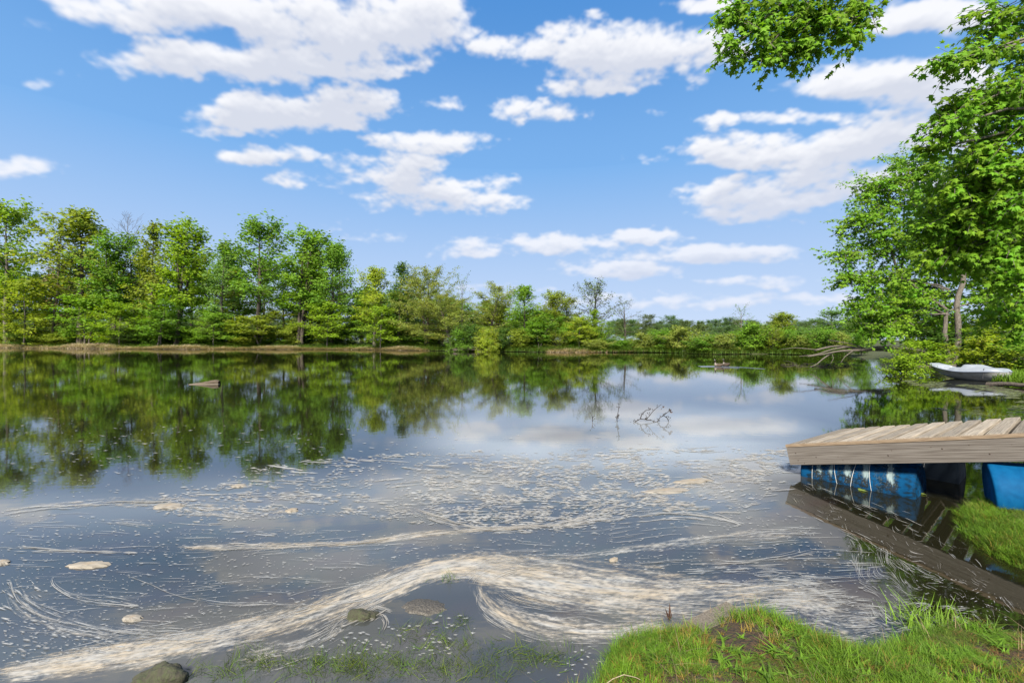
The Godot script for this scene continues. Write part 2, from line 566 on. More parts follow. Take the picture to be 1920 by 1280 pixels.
	greens.willow = leafy(Color(0.245, 0.307, 0.061))
	greens.cool = leafy(Color(0.147, 0.281, 0.061))
	greens.oak = leafy(Color(0.085, 0.130, 0.045), 0.4)
	greens.rust = leafy(Color(0.140, 0.115, 0.055), 0.4)
	barks.grey = textured([[0.0, Color(0.045, 0.038, 0.032)], [0.5, Color(0.10, 0.09, 0.078)], [1.0, Color(0.19, 0.175, 0.155)]], 0.03, Vector3(1.2, 0.35, 1.2), 3, 0.95, 1.2)
	barks.dark = textured([[0.0, Color(0.022, 0.018, 0.015)], [0.5, Color(0.055, 0.046, 0.038)], [1.0, Color(0.10, 0.086, 0.07)]], 0.03, Vector3(1.2, 0.35, 1.2), 4, 0.95, 1.2)

# a tree whose top shows at row `top` and that stands d metres off
func tree(called: String, kind: String, leaf: String, bark: String, px: float, d: float, top: float, wide: float, turn: float, label: String, category := "tree", group := "") -> Node3D:
	if px < 660.0:
		# the far shore draws back towards its left end
		d += lerpf(14.0, 4.0, clampf(px / 250.0, 0.0, 1.2)) if px < 300.0 else lerpf(2.0, 1.0, (px - 300.0) / 360.0)
	var x := (px - CX) / F * d
	var g := height(x, -d)
	var tall := EYE + (HZ - top) / F * d - g
	return plant(called, kind, leaf, bark, Vector3(x, g - 0.1, -d), tall + 0.1, wide / F * d, turn, label, category, group)


func plant(called: String, kind: String, leaf: String, bark: String, p: Vector3, tall: float, wide: float, turn: float, label: String, category: String, group: String) -> Node3D:
	var o := thing(called, p, label, category, group, turn)
	var k: Array = kinds[kind]
	var t := part("stems" if kind.begins_with("shrub") or kind == "twiggy" else "trunk", k[0], barks[bark], o)
	if k[1]:
		part("leaves" if kind.begins_with("shrub") or kind == "twiggy" else "crown", k[1], greens[leaf], o)
	var box: AABB = k[0].get_aabb()
	if k[1]:
		box = box.merge(k[1].get_aabb())
	var across := (box.size.x + box.size.z) * 0.44
	o.scale = Vector3(wide / across, tall / box.end.y, wide / across)
	return o

var words := {"bright": "bright green", "fresh": "fresh green", "mid": "mid green", "deep": "dark green", "olive": "olive green", "gold": "yellow green", "willow": "pale green", "cool": "bluish green"}
var shapes := ["upright shrub", "spreading shrub", "twiggy shrub"]
var used := {}

# names the tree that stands nearest, so that each label points to one plant
func own(start: String, px: float) -> String:
	var marks := {-70: "the last tree at the tree line's end", 12: "the tallest far tree", 45: "the small yellow green tree", 98: "the thin brownish tree", 150: "the broad olive tree", 208: "the forked mid green tree", 252: "the leafless grey tree", 281: "the narrow olive tree", 335: "the bright rounded tree", 412: "the slender bluish tree", 487: "the big round topped tree", 560: "the tree split into dark stems", 622: "the loose crowned tree at the gap", 702: "the yellow green tree past the gap", 746: "the dark narrow tree", 800: "the largest willow", 848: "the leaning willow", 912: "the weeping willow shrub", 982: "the round green tree by the pale willow", 1030: "the tree before the tall oak", 1062: "the pale feathery tree", 1112: "the tall oak", 1172: "the gnarled dead tree", 1240: "the spit of dead reeds", 1318: "the bleached log", 1392: "the thin sparse tree on the point", 1458: "the olive tree on the point", 1530: "the small willow on the point", 1600: "the fallen tree"}
	var best := -70
	for m in marks:
		if absf(m - px) < absf(best - px):
			best = m
	var side := "" if absf(best - px) < 5.0 else (", left of it" if px < best else ", right of it")
	for t in ["%s %s" % [start, marks[best]], "%s %s%s" % [start, marks[best], side], "%s and beside %s" % [start.trim_suffix(" near").trim_suffix(" behind"), marks[best]]]:
		if not used.has(t):
			used[t] = true
			return t
	return "%s %s" % [start, marks[best]]

func far_shore_trees() -> void:
	var fr := "trees along the far shore"
	# front row from the far end of the straw bank to the willows: kind, leaves, bark, column, distance, row of the top, width, turn, label
	for a in [
		["maple_tree", "broad", "fresh", "grey", -70, 84, 395, 168, 0.3, "tall bright green tree at the end of the far tree line, cut by the frame"],
		["maple_tree", "round", "bright", "grey", 12, 83, 368, 143, 1.4, "tall bright green tree with the highest top, first full crown of the far tree line"],
		["young_maple", "layered", "gold", "grey", 45, 80, 516, 125, 0.2, "small yellow green tree with tiered sprays in front of the tallest far tree"],
		["conifer_tree", "brown", "rust", "dark", 98, 84, 425, 67, 0.9, "thin brownish half bare tree in the gap beside the tallest far tree"],
		["broadleaf_tree", "broad", "olive", "dark", 150, 85, 388, 168, 2.2, "broad olive brown tree between the brownish thin tree and the bare tree"],
		["young_maple", "layered_two", "fresh", "grey", 160, 80.5, 520, 117, 1.0, "tiered mid green tree standing under the broad olive tree"],
		["broadleaf_tree", "forked", "mid", "dark", 208, 83, 428, 96, 0.6, "mid green forked tree at the shoulder of the broad olive tree"],
		["young_maple", "layered", "bright", "grey", 222, 80, 560, 112, 2.6, "low bright tiered tree under the forked mid green tree"],
		["bare_tree", "bare", "mid", "grey", 252, 86, 396, 69, 0.5, "leafless grey tree whose bare twigs stick up above the far crowns"],
		["broadleaf_tree", "slender", "olive", "dark", 281, 84, 408, 80, 1.7, "narrow olive tree just beside the leafless grey tree"],
		["maple_tree", "forked", "bright", "dark", 335, 83, 396, 120, 2.9, "bright green rounded tree on several dark trunks beside the narrow olive tree"],
		["young_maple", "layered_two", "mid", "grey", 300, 80.5, 556, 100, 0.1, "dull green low tree at the foot of the narrow olive tree"],
		["poplar_tree", "slender", "cool", "grey", 412, 84, 446, 82, 0.4, "slender pale bluish green tree in the dip of the far tree line"],
		["young_maple", "layered", "fresh", "grey", 398, 80.5, 580, 94, 1.9, "small green tree below the slender bluish tree"],
		["maple_tree", "round", "mid", "dark", 487, 83, 401, 156, 0.8, "big round topped tree with thick dark trunks, tallest before the gap in the tree line"],
		["maple_tree", "forked", "fresh", "dark", 560, 82, 418, 112, 1.2, "green tree leaning on the big round topped tree, split low into dark stems"],
		["young_maple", "layered_two", "olive", "grey", 480, 79.5, 575, 123, 2.0, "olive understorey tree below the big round topped tree"],
		["maple_tree", "broad", "mid", "dark", 622, 81, 452, 98, 2.4, "loose crowned tree at the edge of the gap in the far tree line"],
		["young_maple", "layered", "bright", "grey", 612, 78.5, 560, 107, 0.9, "bright tiered tree with lit lower sprays beside the gap in the tree line"],
		["young_maple", "layered_two", "cool", "grey", 655, 84, 548, 78, 0.2, "hazy bluish green small tree set back in the gap of the tree line"],
		["broadleaf_tree", "broad", "gold", "grey", 702, 76, 498, 94, 2.7, "yellow green tree on the near side of the gap in the tree line"],
		["young_maple", "layered", "bright", "grey", 712, 73, 566, 82, 1.5, "low bright yellow green tree in front of the willows, beside the gap"],
		["broadleaf_tree", "slender", "deep", "dark", 746, 76, 488, 71, 0.1, "dark green narrow tree poking out behind the big willow"],
		["willow_tree", "willow", "willow", "dark", 800, 74, 494, 145, 0.5, "largest olive gold willow with a billowing crown"],
		["willow_tree", "willow_two", "willow", "dark", 848, 69, 540, 145, 2.8, "lower olive willow leaning over the water on slanting dark stems"],
		["ash_tree", "sparse", "cool", "grey", 868, 77, 506, 49, 1.2, "thin wispy tree top rising behind the leaning willow"],
		["willow_tree", "willow_two", "willow", "dark", 912, 72, 526, 112, 0.0, "pale willow with dark forked limbs showing through its crown"],
		["willow_shrub", "weeping", "gold", "grey", 912, 63.5, 610, 60, 0.7, "small weeping yellow willow hanging over the water's edge"],
		["maple_tree", "broad", "fresh", "dark", 982, 69, 533, 85, 1.9, "round green tree next to the pale willow"],
		["broadleaf_tree", "forked", "olive", "grey", 1030, 70, 541, 60, 0.3, "olive green tree between the round green tree and the tall oak"],
		["broadleaf_tree", "round", "willow", "grey", 1062, 72, 553, 73, 2.2, "pale feathery tree just behind the yellow bush near the tall oak"],
		["young_maple", "layered_two", "mid", "grey", 1010, 64, 585, 78, 0.6, "dark green low tree at the water below the olive green tree"],
		["young_maple", "layered", "gold", "grey", 1085, 63, 588, 69, 1.1, "yellowish low tree at the water below the pale feathery tree"],
		["oak_tree", "oak", "oak", "dark", 1112, 70, 519, 94, 0.4, "tall open oak with a rounded crown standing alone above the bushes"],
		["young_maple", "slender", "bright", "grey", 1118, 66, 578, 53, 2.0, "vivid yellow green young tree in front of the tall oak"],
		["dead_tree", "sparse", "oak", "dark", 1172, 70, 552, 60, 2.6, "nearly bare gnarled tree standing next to the tall oak"],
		["ash_tree", "sparse", "cool", "grey", 1392, 58, 566, 47, 0.9, "thin sparse tree top rising out of the bushes on the point"],
		["broadleaf_tree", "forked", "olive", "grey", 1458, 56, 582, 67, 1.4, "olive twiggy tree on the point across the water, behind the bushes"],
		["broadleaf_tree", "round", "cool", "grey", 1560, 60, 578, 78, 0.2, "soft bluish green round tree behind the fallen tree"],
		["willow_tree", "willow", "willow", "grey", 1530, 52, 622, 62, 1.2, "small willow leaning to the water behind the fallen tree"],
		["broadleaf_tree", "broad", "fresh", "grey", 1620, 60, 588, 78, 2.0, "green tree in the inlet behind the fallen tree, half hidden by the near trees"],
	]:
		tree(a[0], a[1], a[2], a[3], a[4], a[5], a[6], a[7], a[8], a[9], "tree", fr)
	var r := RandomNumberGenerator.new()
	r.seed = 77
	var back := ["broad", "round", "forked", "slender", "forked"]
	var tone := ["mid", "cool", "fresh", "mid", "olive"]
	for i in 26:
		var px := -130.0 + i * 31.0 + r.randf_range(-12, 12)
		var top := 455.0 + 70.0 * r.randf()
		if px > 640.0:
			top = 525.0
		elif px > 370.0 and px < 450.0:
			top = 500.0
		var k: String = tone[(i * 3) % 5]
		tree("woodland_tree", back[i % 5], k, "dark", px, r.randf_range(90, 108), top, r.randf_range(66, 96), r.randf() * TAU, own("%s wood tree behind" % words[k], px), "tree", "trees behind the front row")
	for i in 22:
		var px := 680.0 + i * 20.0 + r.randf_range(-10, 10)
		var k: String = tone[(i * 2) % 5]
		tree("woodland_tree", back[(i + 2) % 5], k, "dark", px, r.randf_range(82, 96), lerpf(530.0, 585.0, i / 21.0) + r.randf_range(0, 20), r.randf_range(70, 100), r.randf() * TAU, own("%s tree behind" % words[k], px), "tree", "trees behind the willows")
	# understorey
	var sk := ["shrub", "shrub_two", "twiggy"]
	var st := ["mid", "deep", "fresh", "deep", "olive"]
	for i in 62:
		var px := -70.0 + i * 14.6 + r.randf_range(-7, 7)
		if px > 652 and px < 690:
			continue
		var d := 81.5 - maxf(px - 660.0, 0.0) * 0.045 + r.randf_range(0, 9)
		var k: String = st[(i * 2) % 5]
		tree("shrub", sk[i % 3], k, "dark", px, d, r.randf_range(600, 625), r.randf_range(60, 100), r.randf() * TAU, own("%s %s in the shade under" % [words[k], shapes[i % 3]], px), "shrub", "shrubs under the far trees")
	for i in 20:
		var px := 860.0 + i * 14.0 + r.randf_range(-6, 6)
		var k: String = st[(i * 3) % 5]
		tree("shrub", sk[(i + 1) % 3], k, "dark", px, r.randf_range(63, 70), r.randf_range(598, 622), r.randf_range(50, 76), r.randf() * TAU, own("%s %s at the water beneath" % [words[k], shapes[(i + 1) % 3]], px), "shrub", "shrubs beneath the willows")
	var bt := ["willow", "cool", "olive", "mid", "fresh", "cool"]
	for i in 40:
		var px := 1130.0 + i * 12.5 + r.randf_range(-7, 7)
		var d := EYE * F / (shore_row(px) - HZ) + 1.6 + (i % 3) * 3.5 + r.randf()
		var k: String = bt[(i * 5) % 6]
		tree("bush", sk[i % 3], k, "grey", px, d, r.randf_range(603, 634) + 5.0, r.randf_range(46, 84), r.randf() * TAU, own("%s %s near" % [words[k], shapes[i % 3]], px), "bush", "bushes of the thicket")
	for a in [[1318, 57, 628, 60, "shrub_two", "deep", "dark green domed bush at the tip of the thicket beside the pale log"], [1350, 53, 630, 44, "twiggy", "willow", "straggly pale bush leaning over the water on the point"], [1410, 54, 600, 74, "shrub", "fresh", "upright green bush on the point, below the thin sparse tree"], [1448, 53.5, 606, 62, "twiggy", "gold", "yellowish twiggy bush on the point, beside the upright green bush"]]:
		tree("bush", a[4], a[5], "grey", a[0], a[1], a[2], a[3], a[0] * 0.01, a[6], "bush", fr)
	# the far wood beyond the meadow reads as one mass
	var where := []
	var tint := PackedColorArray()
	for i in 700:
		var d := r.randf_range(135, 320)
		var px := r.randf_range(-300, 2250)
		var x := (px - CX) / F * d
		var tall := r.randf_range(5.5, 11) * (0.45 + d / 420.0)
		if px < 640: tall *= 1.25
		var b := Basis(Vector3.UP, r.randf() * TAU).scaled(Vector3(1.2 + r.randf() * 0.6, 1.0, 1.2 + r.randf() * 0.6) * tall / 20.0)
		where.append(Transform3D(b, Vector3(x, 0.4, -d)))
		var t := r.randf_range(0.75, 1.15)
		tint.append(Color(t * r.randf_range(0.85, 1.25), t, t * r.randf_range(0.9, 1.5)))
	var far := scatter("distant_woods", kinds.round[1], leafy(Color(0.115, 0.190, 0.060)), where, tint)  # distance haze is put into this paler, bluer leaf colour
	tag(far, "distant green woods along the horizon beyond the pond", "woods", "", "stuff")

# ---------------------------------------------------------------- near trees on the right bank
func lobed_leaf() -> ArrayMesh:
	var g := Geo.new()
	var rim := [Vector2(0.0, 0.0), Vector2(0.10, 0.04), Vector2(0.40, 0.06), Vector2(0.27, 0.28), Vector2(0.56, 0.60), Vector2(0.19, 0.56), Vector2(0.0, 1.0), Vector2(-0.19, 0.56), Vector2(-0.56, 0.60), Vector2(-0.27, 0.28), Vector2(-0.40, 0.06), Vector2(-0.10, 0.04)]
	g.v.append(Vector3(0, 0.05, -0.3)); g.c.append(Color.WHITE)
	for p in rim:
		g.v.append(Vector3(p.x, -absf(p.x) * 0.28 - p.y * p.y * 0.12, -p.y)); g.c.append(Color.WHITE)
	for k in 12:
		g.ix.append_array([0, 1 + k, 1 + (k + 1) % 12])
	return g.mesh(true)

# twigs with leaves, filling ellipsoids: each [centre, half sizes, how many twigs]
func sprays(list: Array, from: Vector3, out_dir: Vector3, twig: float, leaf: float, per: int, wood: Geo, where: Array, tint: PackedColorArray, r: RandomNumberGenerator, droop := 0.5) -> void:
	for a in list:
		var c: Vector3 = a[0]
		var h: Vector3 = a[1]
		for i in int(a[2]):
			var u := Vector3(r.randfn(), r.randfn(), r.randfn()).normalized() * pow(r.randf(), 0.4)
			var p := c + u * h
			var d := (u * 0.7 + out_dir * 0.6 + Vector3(r.randfn(), r.randfn() * 0.4 - droop * 0.6, r.randfn()) * 0.5).normalized()
			var len := twig * r.randf_range(0.6, 1.3)
			var pts := [p - d * len * 0.5, p, p + (d + Vector3(0, -droop * 0.5, 0)).normalized() * len * 0.5]
			wood.tube(pts, [0.006 * twig / 0.5 + 0.002, 0.0045, 0.002], 3)
			var tone := r.randf_range(0.75, 1.2)
			var gold := r.randf_range(0.85, 1.25)
			for k in per:
				var t := (k + r.randf()) / per
				var q: Vector3 = pts[0].lerp(pts[1], t * 2.0) if t < 0.5 else pts[1].lerp(pts[2], t * 2.0 - 1.0)
				var side := Vector3(r.randfn(), r.randfn() * 0.5, r.randfn()).normalized()
				q += side * leaf * r.randf_range(0.3, 0.9)
				var ld := (side * 0.7 + d * 0.5 + Vector3(0, -droop * r.randf_range(0.4, 1.5), 0)).normalized()
				var nn := Vector3(-0.35 + r.randfn() * 0.5, 0.8, 0.6 + r.randfn() * 0.5)
				var x := ld.cross(nn).normalized()
				var y := x.cross(ld).normalized()
				var s := leaf * r.randf_range(0.65, 1.2)
				where.append(Transform3D(Basis(x * s, y * s, -ld * s), q))
				var tn := tone * r.randf_range(0.85, 1.15)
				tint.append(Color(tn * gold, tn, tn))

func limb(wood: Geo, a: Vector3, b: Vector3, r0: float, r1: float, sag: float, rng: RandomNumberGenerator, sides := 6) -> void:
	var pts := []
	var rad := []
	var wob := Vector3.ZERO
	var len := a.distance_to(b)
	for i in 9:
		var t := i / 8.0
		if i > 0 and i < 8:
			wob = wob * 0.6 + Vector3(rng.randfn(), rng.randfn(), rng.randfn()) * len * 0.012
		else:
			wob *= 0.3
		pts.append(a.lerp(b, t) + Vector3(0, sin(t * PI) * sag * len, 0) + wob)
		rad.append(lerpf(r0, r1, pow(t, 0.8)))
	wood.tube(pts, rad, sides)

func clump(px: float, py: float, d: float, rx: float, ry: float, n: int) -> Array:
	return [at(px, py, d), Vector3(rx / F * d, ry / F * d, rx / F * d * 0.8), n]

func near_trees() -> void:
	var r := RandomNumberGenerator.new()
	r.seed = 4
	var leaf := lobed_leaf()
	var lime := leafy(Color(0.140, 0.300, 0.015), 1.0)
	# the maple whose trunk stands just outside the picture
	var foot := Vector3(11.0, 0.0, -7.6)
	foot.y = height(foot.x, foot.z) - 0.1
	var mt := thing("maple_tree", Vector3.ZERO, "big near maple with lobed leaves hanging in at the upper right corner", "tree", "")
	var wood := Geo.new()
	limb(wood, foot, foot + Vector3(-0.4, 6.0, 0.2), 0.34, 0.22, 0.0, r, 10)
	limb(wood, foot + Vector3(-0.4, 5.9, 0.2), foot + Vector3(-0.8, 11.0, 0.4), 0.21, 0.08, 0.0, r, 8)
	var list := [clump(1900, 40, 7.6, 80, 75, 60), clump(1955, 160, 7.6, 105, 90, 80), clump(1862, 185, 7.4, 62, 38, 36), clump(1780, 120, 7.0, 38, 16, 9), clump(1835, 105, 7.0, 40, 22, 16), clump(1790, 205, 7.2, 34, 26, 16), clump(1778, 243, 7.2, 34, 18, 12), clump(1880, 265, 7.6, 80, 60, 60),
		clump(1750, 278, 7.4, 24, 22, 7), clump(1820, 330, 7.8, 78, 52, 60), clump(1900, 370, 7.8, 90, 80, 90), clump(1790, 400, 8.2, 70, 60, 55), clump(1860, 460, 8.2, 90, 58, 80), clump(1770, 470, 8.4, 60, 40, 36), clump(1905, 525, 8.0, 42, 30, 26), clump(1945, 300, 8.4, 120, 160, 120)]
	var over := [clump(1405, 46, 6.2, 50, 34, 22), clump(1475, 42, 6.2, 70, 46, 46), clump(1550, 34, 6.2, 58, 38, 32), clump(1610, 28, 6.3, 34, 34, 18), clump(1430, 100, 6.2, 50, 20, 18), clump(1500, 92, 6.2, 42, 26, 22), clump(1362, 92, 6.1, 24, 11, 6), clump(1370, 30, 6.1, 26, 20, 9), clump(1480, -40, 6.3, 140, 50, 70), clump(1590, 70, 6.2, 26, 22, 8)]
	var where := []
	var tint := PackedColorArray()
	for a in list:
		a[2] = int(a[2] * 1.15)
	list.append(clump(1900, 600, 9.0, 50, 40, 40))
	list.append(clump(1905, 450, 8.8, 60, 60, 60))
	sprays(list, foot, Vector3(-0.6, -0.1, 0.1), 0.55, 0.098, 17, wood, where, tint, r, 0.55)
	sprays(over, foot, Vector3(-0.7, -0.1, 0.1), 0.45, 0.085, 17, wood, where, tint, r, 0.55)
	for a in list:
		var t: float = clampf((a[0].y - 1.0) / 9.0, 0.15, 0.95)
		limb(wood, foot + Vector3(-0.4, 10.5 * t + 0.8, 0.2), a[0], 0.055, 0.012, 0.05, r)
	var fork := at(1640, -110, 6.5)
	limb(wood, foot + Vector3(-0.5, 7.5, 0.2), fork, 0.12, 0.06, 0.08, r)
	for a in over:
		limb(wood, fork, a[0], 0.035, 0.008, 0.04, r)
	part("trunk", wood.mesh(), barks.grey, mt)
	# the leaves that show largest are parts of their own, the others one mass
	var order := range(where.size())
	var keep := []
	for i in order:
		var p: Vector3 = where[i].origin
		var q := Vector2(CX + F * p.x / -p.z, HZ - F * (p.y - EYE) / -p.z)
		if q.x > 0 and q.x < 1925 and q.y > -5:
			keep.append([p.length(), i])
	keep.sort_custom(func(a, b): return a[0] < b[0])
	var single := {}
	var shades := []
	for k in 5:
		shades.append(leafy(Color(0.140, 0.300, 0.015) * [0.8, 0.92, 1.0, 1.1, 1.2][k], 1.0))
	for k in mini(300, keep.size()):
		var i: int = keep[k][1]
		single[i] = true
		var o := MeshInstance3D.new()
		o.name = "leaf" if k == 0 else "leaf_%03d" % k
		o.mesh = leaf
		o.material_override = shades[k % 5]
		mt.add_child(o)
		o.transform = where[i]
	var w2 := []
	var t2 := PackedColorArray()
	for i in order:
		if not single.has(i):
			w2.append(where[i]); t2.append(tint[i])
	scatter("crown", leaf, lime, w2, t2, mt)

	# the tree of two pale stems behind the boat
	var bank := thing("maple_tree", Vector3.ZERO, "leafy tree with two pale grey stems standing on the bank behind the boat", "tree", "")
	wood = Geo.new()
	where = []
	tint = PackedColorArray()
	var d := 24.0
	var base := at(1784, 655, d)
	base.y = height(base.x, base.z) - 0.1
	limb(wood, base, at(1806, 500, d), 0.17, 0.11, 0.0, r, 8)
	limb(wood, base + Vector3(-0.25, 0, 0.1), at(1776, 580, d), 0.13, 0.09, 0.0, r, 8)
	limb(wood, at(1806, 505, d), at(1830, 330, d), 0.11, 0.04, 0.0, r)
	limb(wood, at(1776, 582, d), at(1690, 520, d), 0.10, 0.07, 0.03, r)
	limb(wood, at(1690, 521, d), at(1655, 440, d), 0.075, 0.04, 0.0, r)
	limb(wood, at(1690, 521, d), at(1700, 350, d), 0.07, 0.025, 0.0, r)
	var spots := [clump(1712, 318, d, 56, 40, 60), clump(1640, 352, d, 40, 26, 34), clump(1680, 380, d, 60, 36, 50), clump(1608, 420, d, 44, 34, 38), clump(1660, 450, d, 60, 40, 50), clump(1588, 478, d, 34, 24, 22), clump(1585, 522, d, 30, 18, 18), clump(1640, 520, d, 56, 30, 40), clump(1720, 440, d, 70, 60, 80), clump(1620, 575, d, 40, 20, 24), clump(1680, 570, d, 64, 40, 70), clump(1650, 610, d, 46, 26, 40), clump(1730, 540, d + 3.0, 80, 60, 100), clump(1730, 610, d + 3.0, 80, 36, 80), clump(1790, 470, d + 2.5, 80, 50, 70), clump(1830, 420, d, 90, 90, 120), clump(1880, 560, d, 70, 60, 80), clump(1760, 350, d, 60, 50, 50)]
	var p2 := []
	for a in spots:
		a[2] = int(a[2] * 1.25)
	sprays(spots, base, Vector3(-0.5, 0.15, 0.2), 1.5, 0.145, 32, wood, where, tint, r, 0.3)
	for a in spots:
		limb(wood, at(1780, clampf(a[0].y * -36.0 + 720.0, 420.0, 590.0), d), a[0], 0.05, 0.015, 0.06, r, 4)
	part("trunk", wood.mesh(), barks.grey, bank)
	scatter("crown", leaf, leafy(Color(0.145, 0.305, 0.017), 1.0), where, tint, bank)
	# others round it
	for a in [["maple_tree", "round", "mid", 1905, 30.0, 380, 260, 0.4, "shadowy green tree at the picture's edge, behind the two pale stems"], ["maple_tree", "broad", "deep", 1700, 33.0, 520, 150, 1.2, "dark green tree filling in behind the two pale stems over the fallen tree"], ["young_maple", "layered", "bright", 1895, 23.0, 575, 150, 2.0, "yellow green small tree on the bank above the boat's stern"]]:
		tree(a[0], a[1], a[2], "dark", a[3], a[4], a[5], a[6], a[7], a[8], "tree", "")
	for a in [["layered", "bright", 1722, 21.8, 632, 110, 0.3, "bright yellow green bush hanging to the water beside the boat's bow"], ["shrub", "bright", 1700, 20.5, 655, 80, 1.0, "low bright shrub at the water's edge where the fallen tree meets the bank"], ["shrub_two", "gold", 1850, 21.0, 618, 130, 0.5, "yellowish bush on the bank behind the boat"], ["shrub", "fresh", 1920, 20.0, 610, 120, 2.2, "green bush at the picture's edge behind the boat's stern"], ["shrub", "deep", 1780, 25.0, 610, 170, 0.1, "dark bush around the foot of the two pale stems"]]:
		tree("bush", a[0], a[1], "dark", a[2], a[3], a[4], a[5], a[6], a[7], "bush", "")

# ---------------------------------------------------------------- ground and water
func axis_steps(n: int, scale_: float, most: float, mid: float) -> PackedFloat32Array:
	var out := PackedFloat32Array()
	var u := log(most / scale_ + sqrt(pow(most / scale_, 2.0) + 1.0))
	for i in n + 1:
		var t := lerpf(-u, u, float(i) / n)
		out.append(mid + scale_ * (exp(t) - exp(-t)) * 0.5)
	return out

var gx: PackedFloat32Array
var gz: PackedFloat32Array
var ghs: PackedFloat32Array

func ground_row(j: int) -> void:
	for i in gx.size():
		ghs[j * gx.size() + i] = height(gx[i], gz[j])

func ground() -> void:
	gx = axis_steps(300, 0.9, 900.0, 2.5)
	gz = axis_steps(300, 0.9, 900.0, -3.0)
	ghs.resize(gx.size() * gz.size())
	var t := WorkerThreadPool.add_group_task(ground_row, gz.size())
	WorkerThreadPool.wait_for_group_task_completion(t)
	var g := Geo.new()
	var rows := []
	for j in gz.size():
		var row := []
		for i in gx.size():
			row.append(Vector3(gx[i], ghs[j * gx.size() + i], gz[j]))
		rows.append(row)
	g.sheet(rows)
	for k in g.n.size():
		if g.n[k].y < 0.0:
			g.n[k] = -g.n[k]
	for k in g.v.size():
		var p := g.v[k]
		var near := 1.0 - smoothstep(5.0, 9.0, Vector2(p.x - 1.0, p.z + 2.0).length())
		g.c[k] = Color(0.050, 0.066, 0.018).lerp(Color(0.052, 0.034, 0.019), near)
	var m := textured([[0.0, Color(0.35, 0.35, 0.35)], [0.5, Color(0.75, 0.75, 0.75)], [1.0, Color(1.0, 1.0, 1.0)]], 0.03, Vector3(1.7, 1.7, 1.7), 9, 1.0, 3.0, true)
	m.vertex_color_use_as_albedo = true
	var o := solo("ground", g.mesh(), m)
	tag(o, "grassy ground round the pond", "", "", "structure")

func water() -> void:
	var xs := axis_steps(150, 2.0, 450.0, 0.0)
	var zs := axis_steps(150, 2.0, 260.0, -4.0)
	var g := Geo.new()
	var rows := []
	for z in zs:
		var row := []
		for x in xs:
			row.append(Vector3(x, 0.0, z))
		rows.append(row)
	g.sheet(rows)
	var blot := FastNoiseLite.new()
	blot.frequency = 0.25
	blot.fractal_octaves = 3
	for k in g.v.size():
		g.n[k] = Vector3.UP
		var p := g.v[k]
		# grey scum with sky sheen painted in, none at dark reflections; elsewhere peat brown
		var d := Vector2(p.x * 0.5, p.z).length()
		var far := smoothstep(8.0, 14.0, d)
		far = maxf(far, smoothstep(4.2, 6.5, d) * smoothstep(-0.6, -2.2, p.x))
		var film_or_sheen := (1.0 - far) * (1.0 - smoothstep(1.2, 2.4, p.x + (p.z + 3.4) * 0.35 - 0.4 - smoothstep(-5.0, -6.5, p.z) * 1.6)) * clampf(0.8 + blot.get_noise_2d(p.x * 0.8, p.z * 1.6) * 0.8, 0.25, 1.2)
		var c := Color(0.010, 0.009, 0.006).lerp(Color(0.058, 0.064, 0.069).lerp(Color(0.182, 0.195, 0.200), smoothstep(4.0, 6.5, d)), film_or_sheen)
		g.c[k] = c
	var m := plain(Color(1, 1, 1), 0.03, true)
	m.metallic_specular = 0.45
	m.clearcoat_enabled = true
	m.clearcoat = 0.18
	m.clearcoat_roughness = 0.0
	m.normal_enabled = true
	m.normal_scale = 0.021
	var f := FastNoiseLite.new()
	f.noise_type = FastNoiseLite.TYPE_SIMPLEX_SMOOTH
	f.frequency = 0.012
	f.fractal_octaves = 4
	f.seed = 31
	var t := NoiseTexture2D.new()
	t.width = 1024
	t.height = 1024
	t.seamless = true
	t.as_normal_map = true
	t.bump_strength = 6.0
	t.noise = f
	m.normal_texture = t
	m.uv1_triplanar = true
	m.uv1_world_triplanar = true
	m.uv1_scale = Vector3(0.16, 0.3, 0.42)
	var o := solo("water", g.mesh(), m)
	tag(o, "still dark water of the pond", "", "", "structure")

# ---------------------------------------------------------------- foam on the water
var foam: Geo
var sheets := 0
var fr := RandomNumberGenerator.new()
var drift := FastNoiseLite.new()
const WHITE_FOAM := Color(0.300, 0.315, 0.325)
const CREAM_FOAM := Color(0.325, 0.287, 0.228)

func foam_tone(cream: float) -> Color:
	var t := fr.randf_range(0.6, 1.1)
	var c := WHITE_FOAM.lerp(CREAM_FOAM, clampf(cream + fr.randf_range(-0.25, 0.25), 0.0, 1.0))
	return Color(c.r * t, c.g * t, c.b * t)

# a ragged ribbon of foam along points on the water, half width in pixel rows of the photograph
func ribbon(pts: Array, half: float, cream: float) -> void:
	var m := pts.size()
	if m < 2:
		return
	var f := foam.v.size()
	var y := fr.randf_range(0.003, 0.008)
	var col := foam_tone(cream)
	var run := 0.7
	for i in m:
		var t := float(i) / (m - 1)
		var p: Vector2 = pts[i]
		var e: Vector2 = pts[mini(i + 1, m - 1)] - pts[maxi(i - 1, 0)]
		var nn := Vector2(-e.y, e.x).normalized()
		run = clampf(run + fr.randf_range(-0.55, 0.55), 0.05, 1.25)
		var wdt := half * minf(1.0, minf(t, 1.0 - t) * 5.0 + 0.1) * run
		var sh := fr.randf_range(-0.4, 0.4) * half
		var w2 := wdt * 1.5
		for k in 3:
			var o: float = [w2 + sh, sh, sh - w2][k]
			foam.v.append(on_water(p.x + nn.x * o, p.y + nn.y * o, y))
			foam.n.append(Vector3.UP)
			foam.c.append(Color(col.r, col.g, col.b, 0.75 if k == 1 else 0.0))
		if i < m - 1:
			var q := f + i * 3
			foam.ix.append_array([q, q + 1, q + 3, q + 1, q + 4, q + 3, q + 1, q + 2, q + 4, q + 2, q + 5, q + 4])

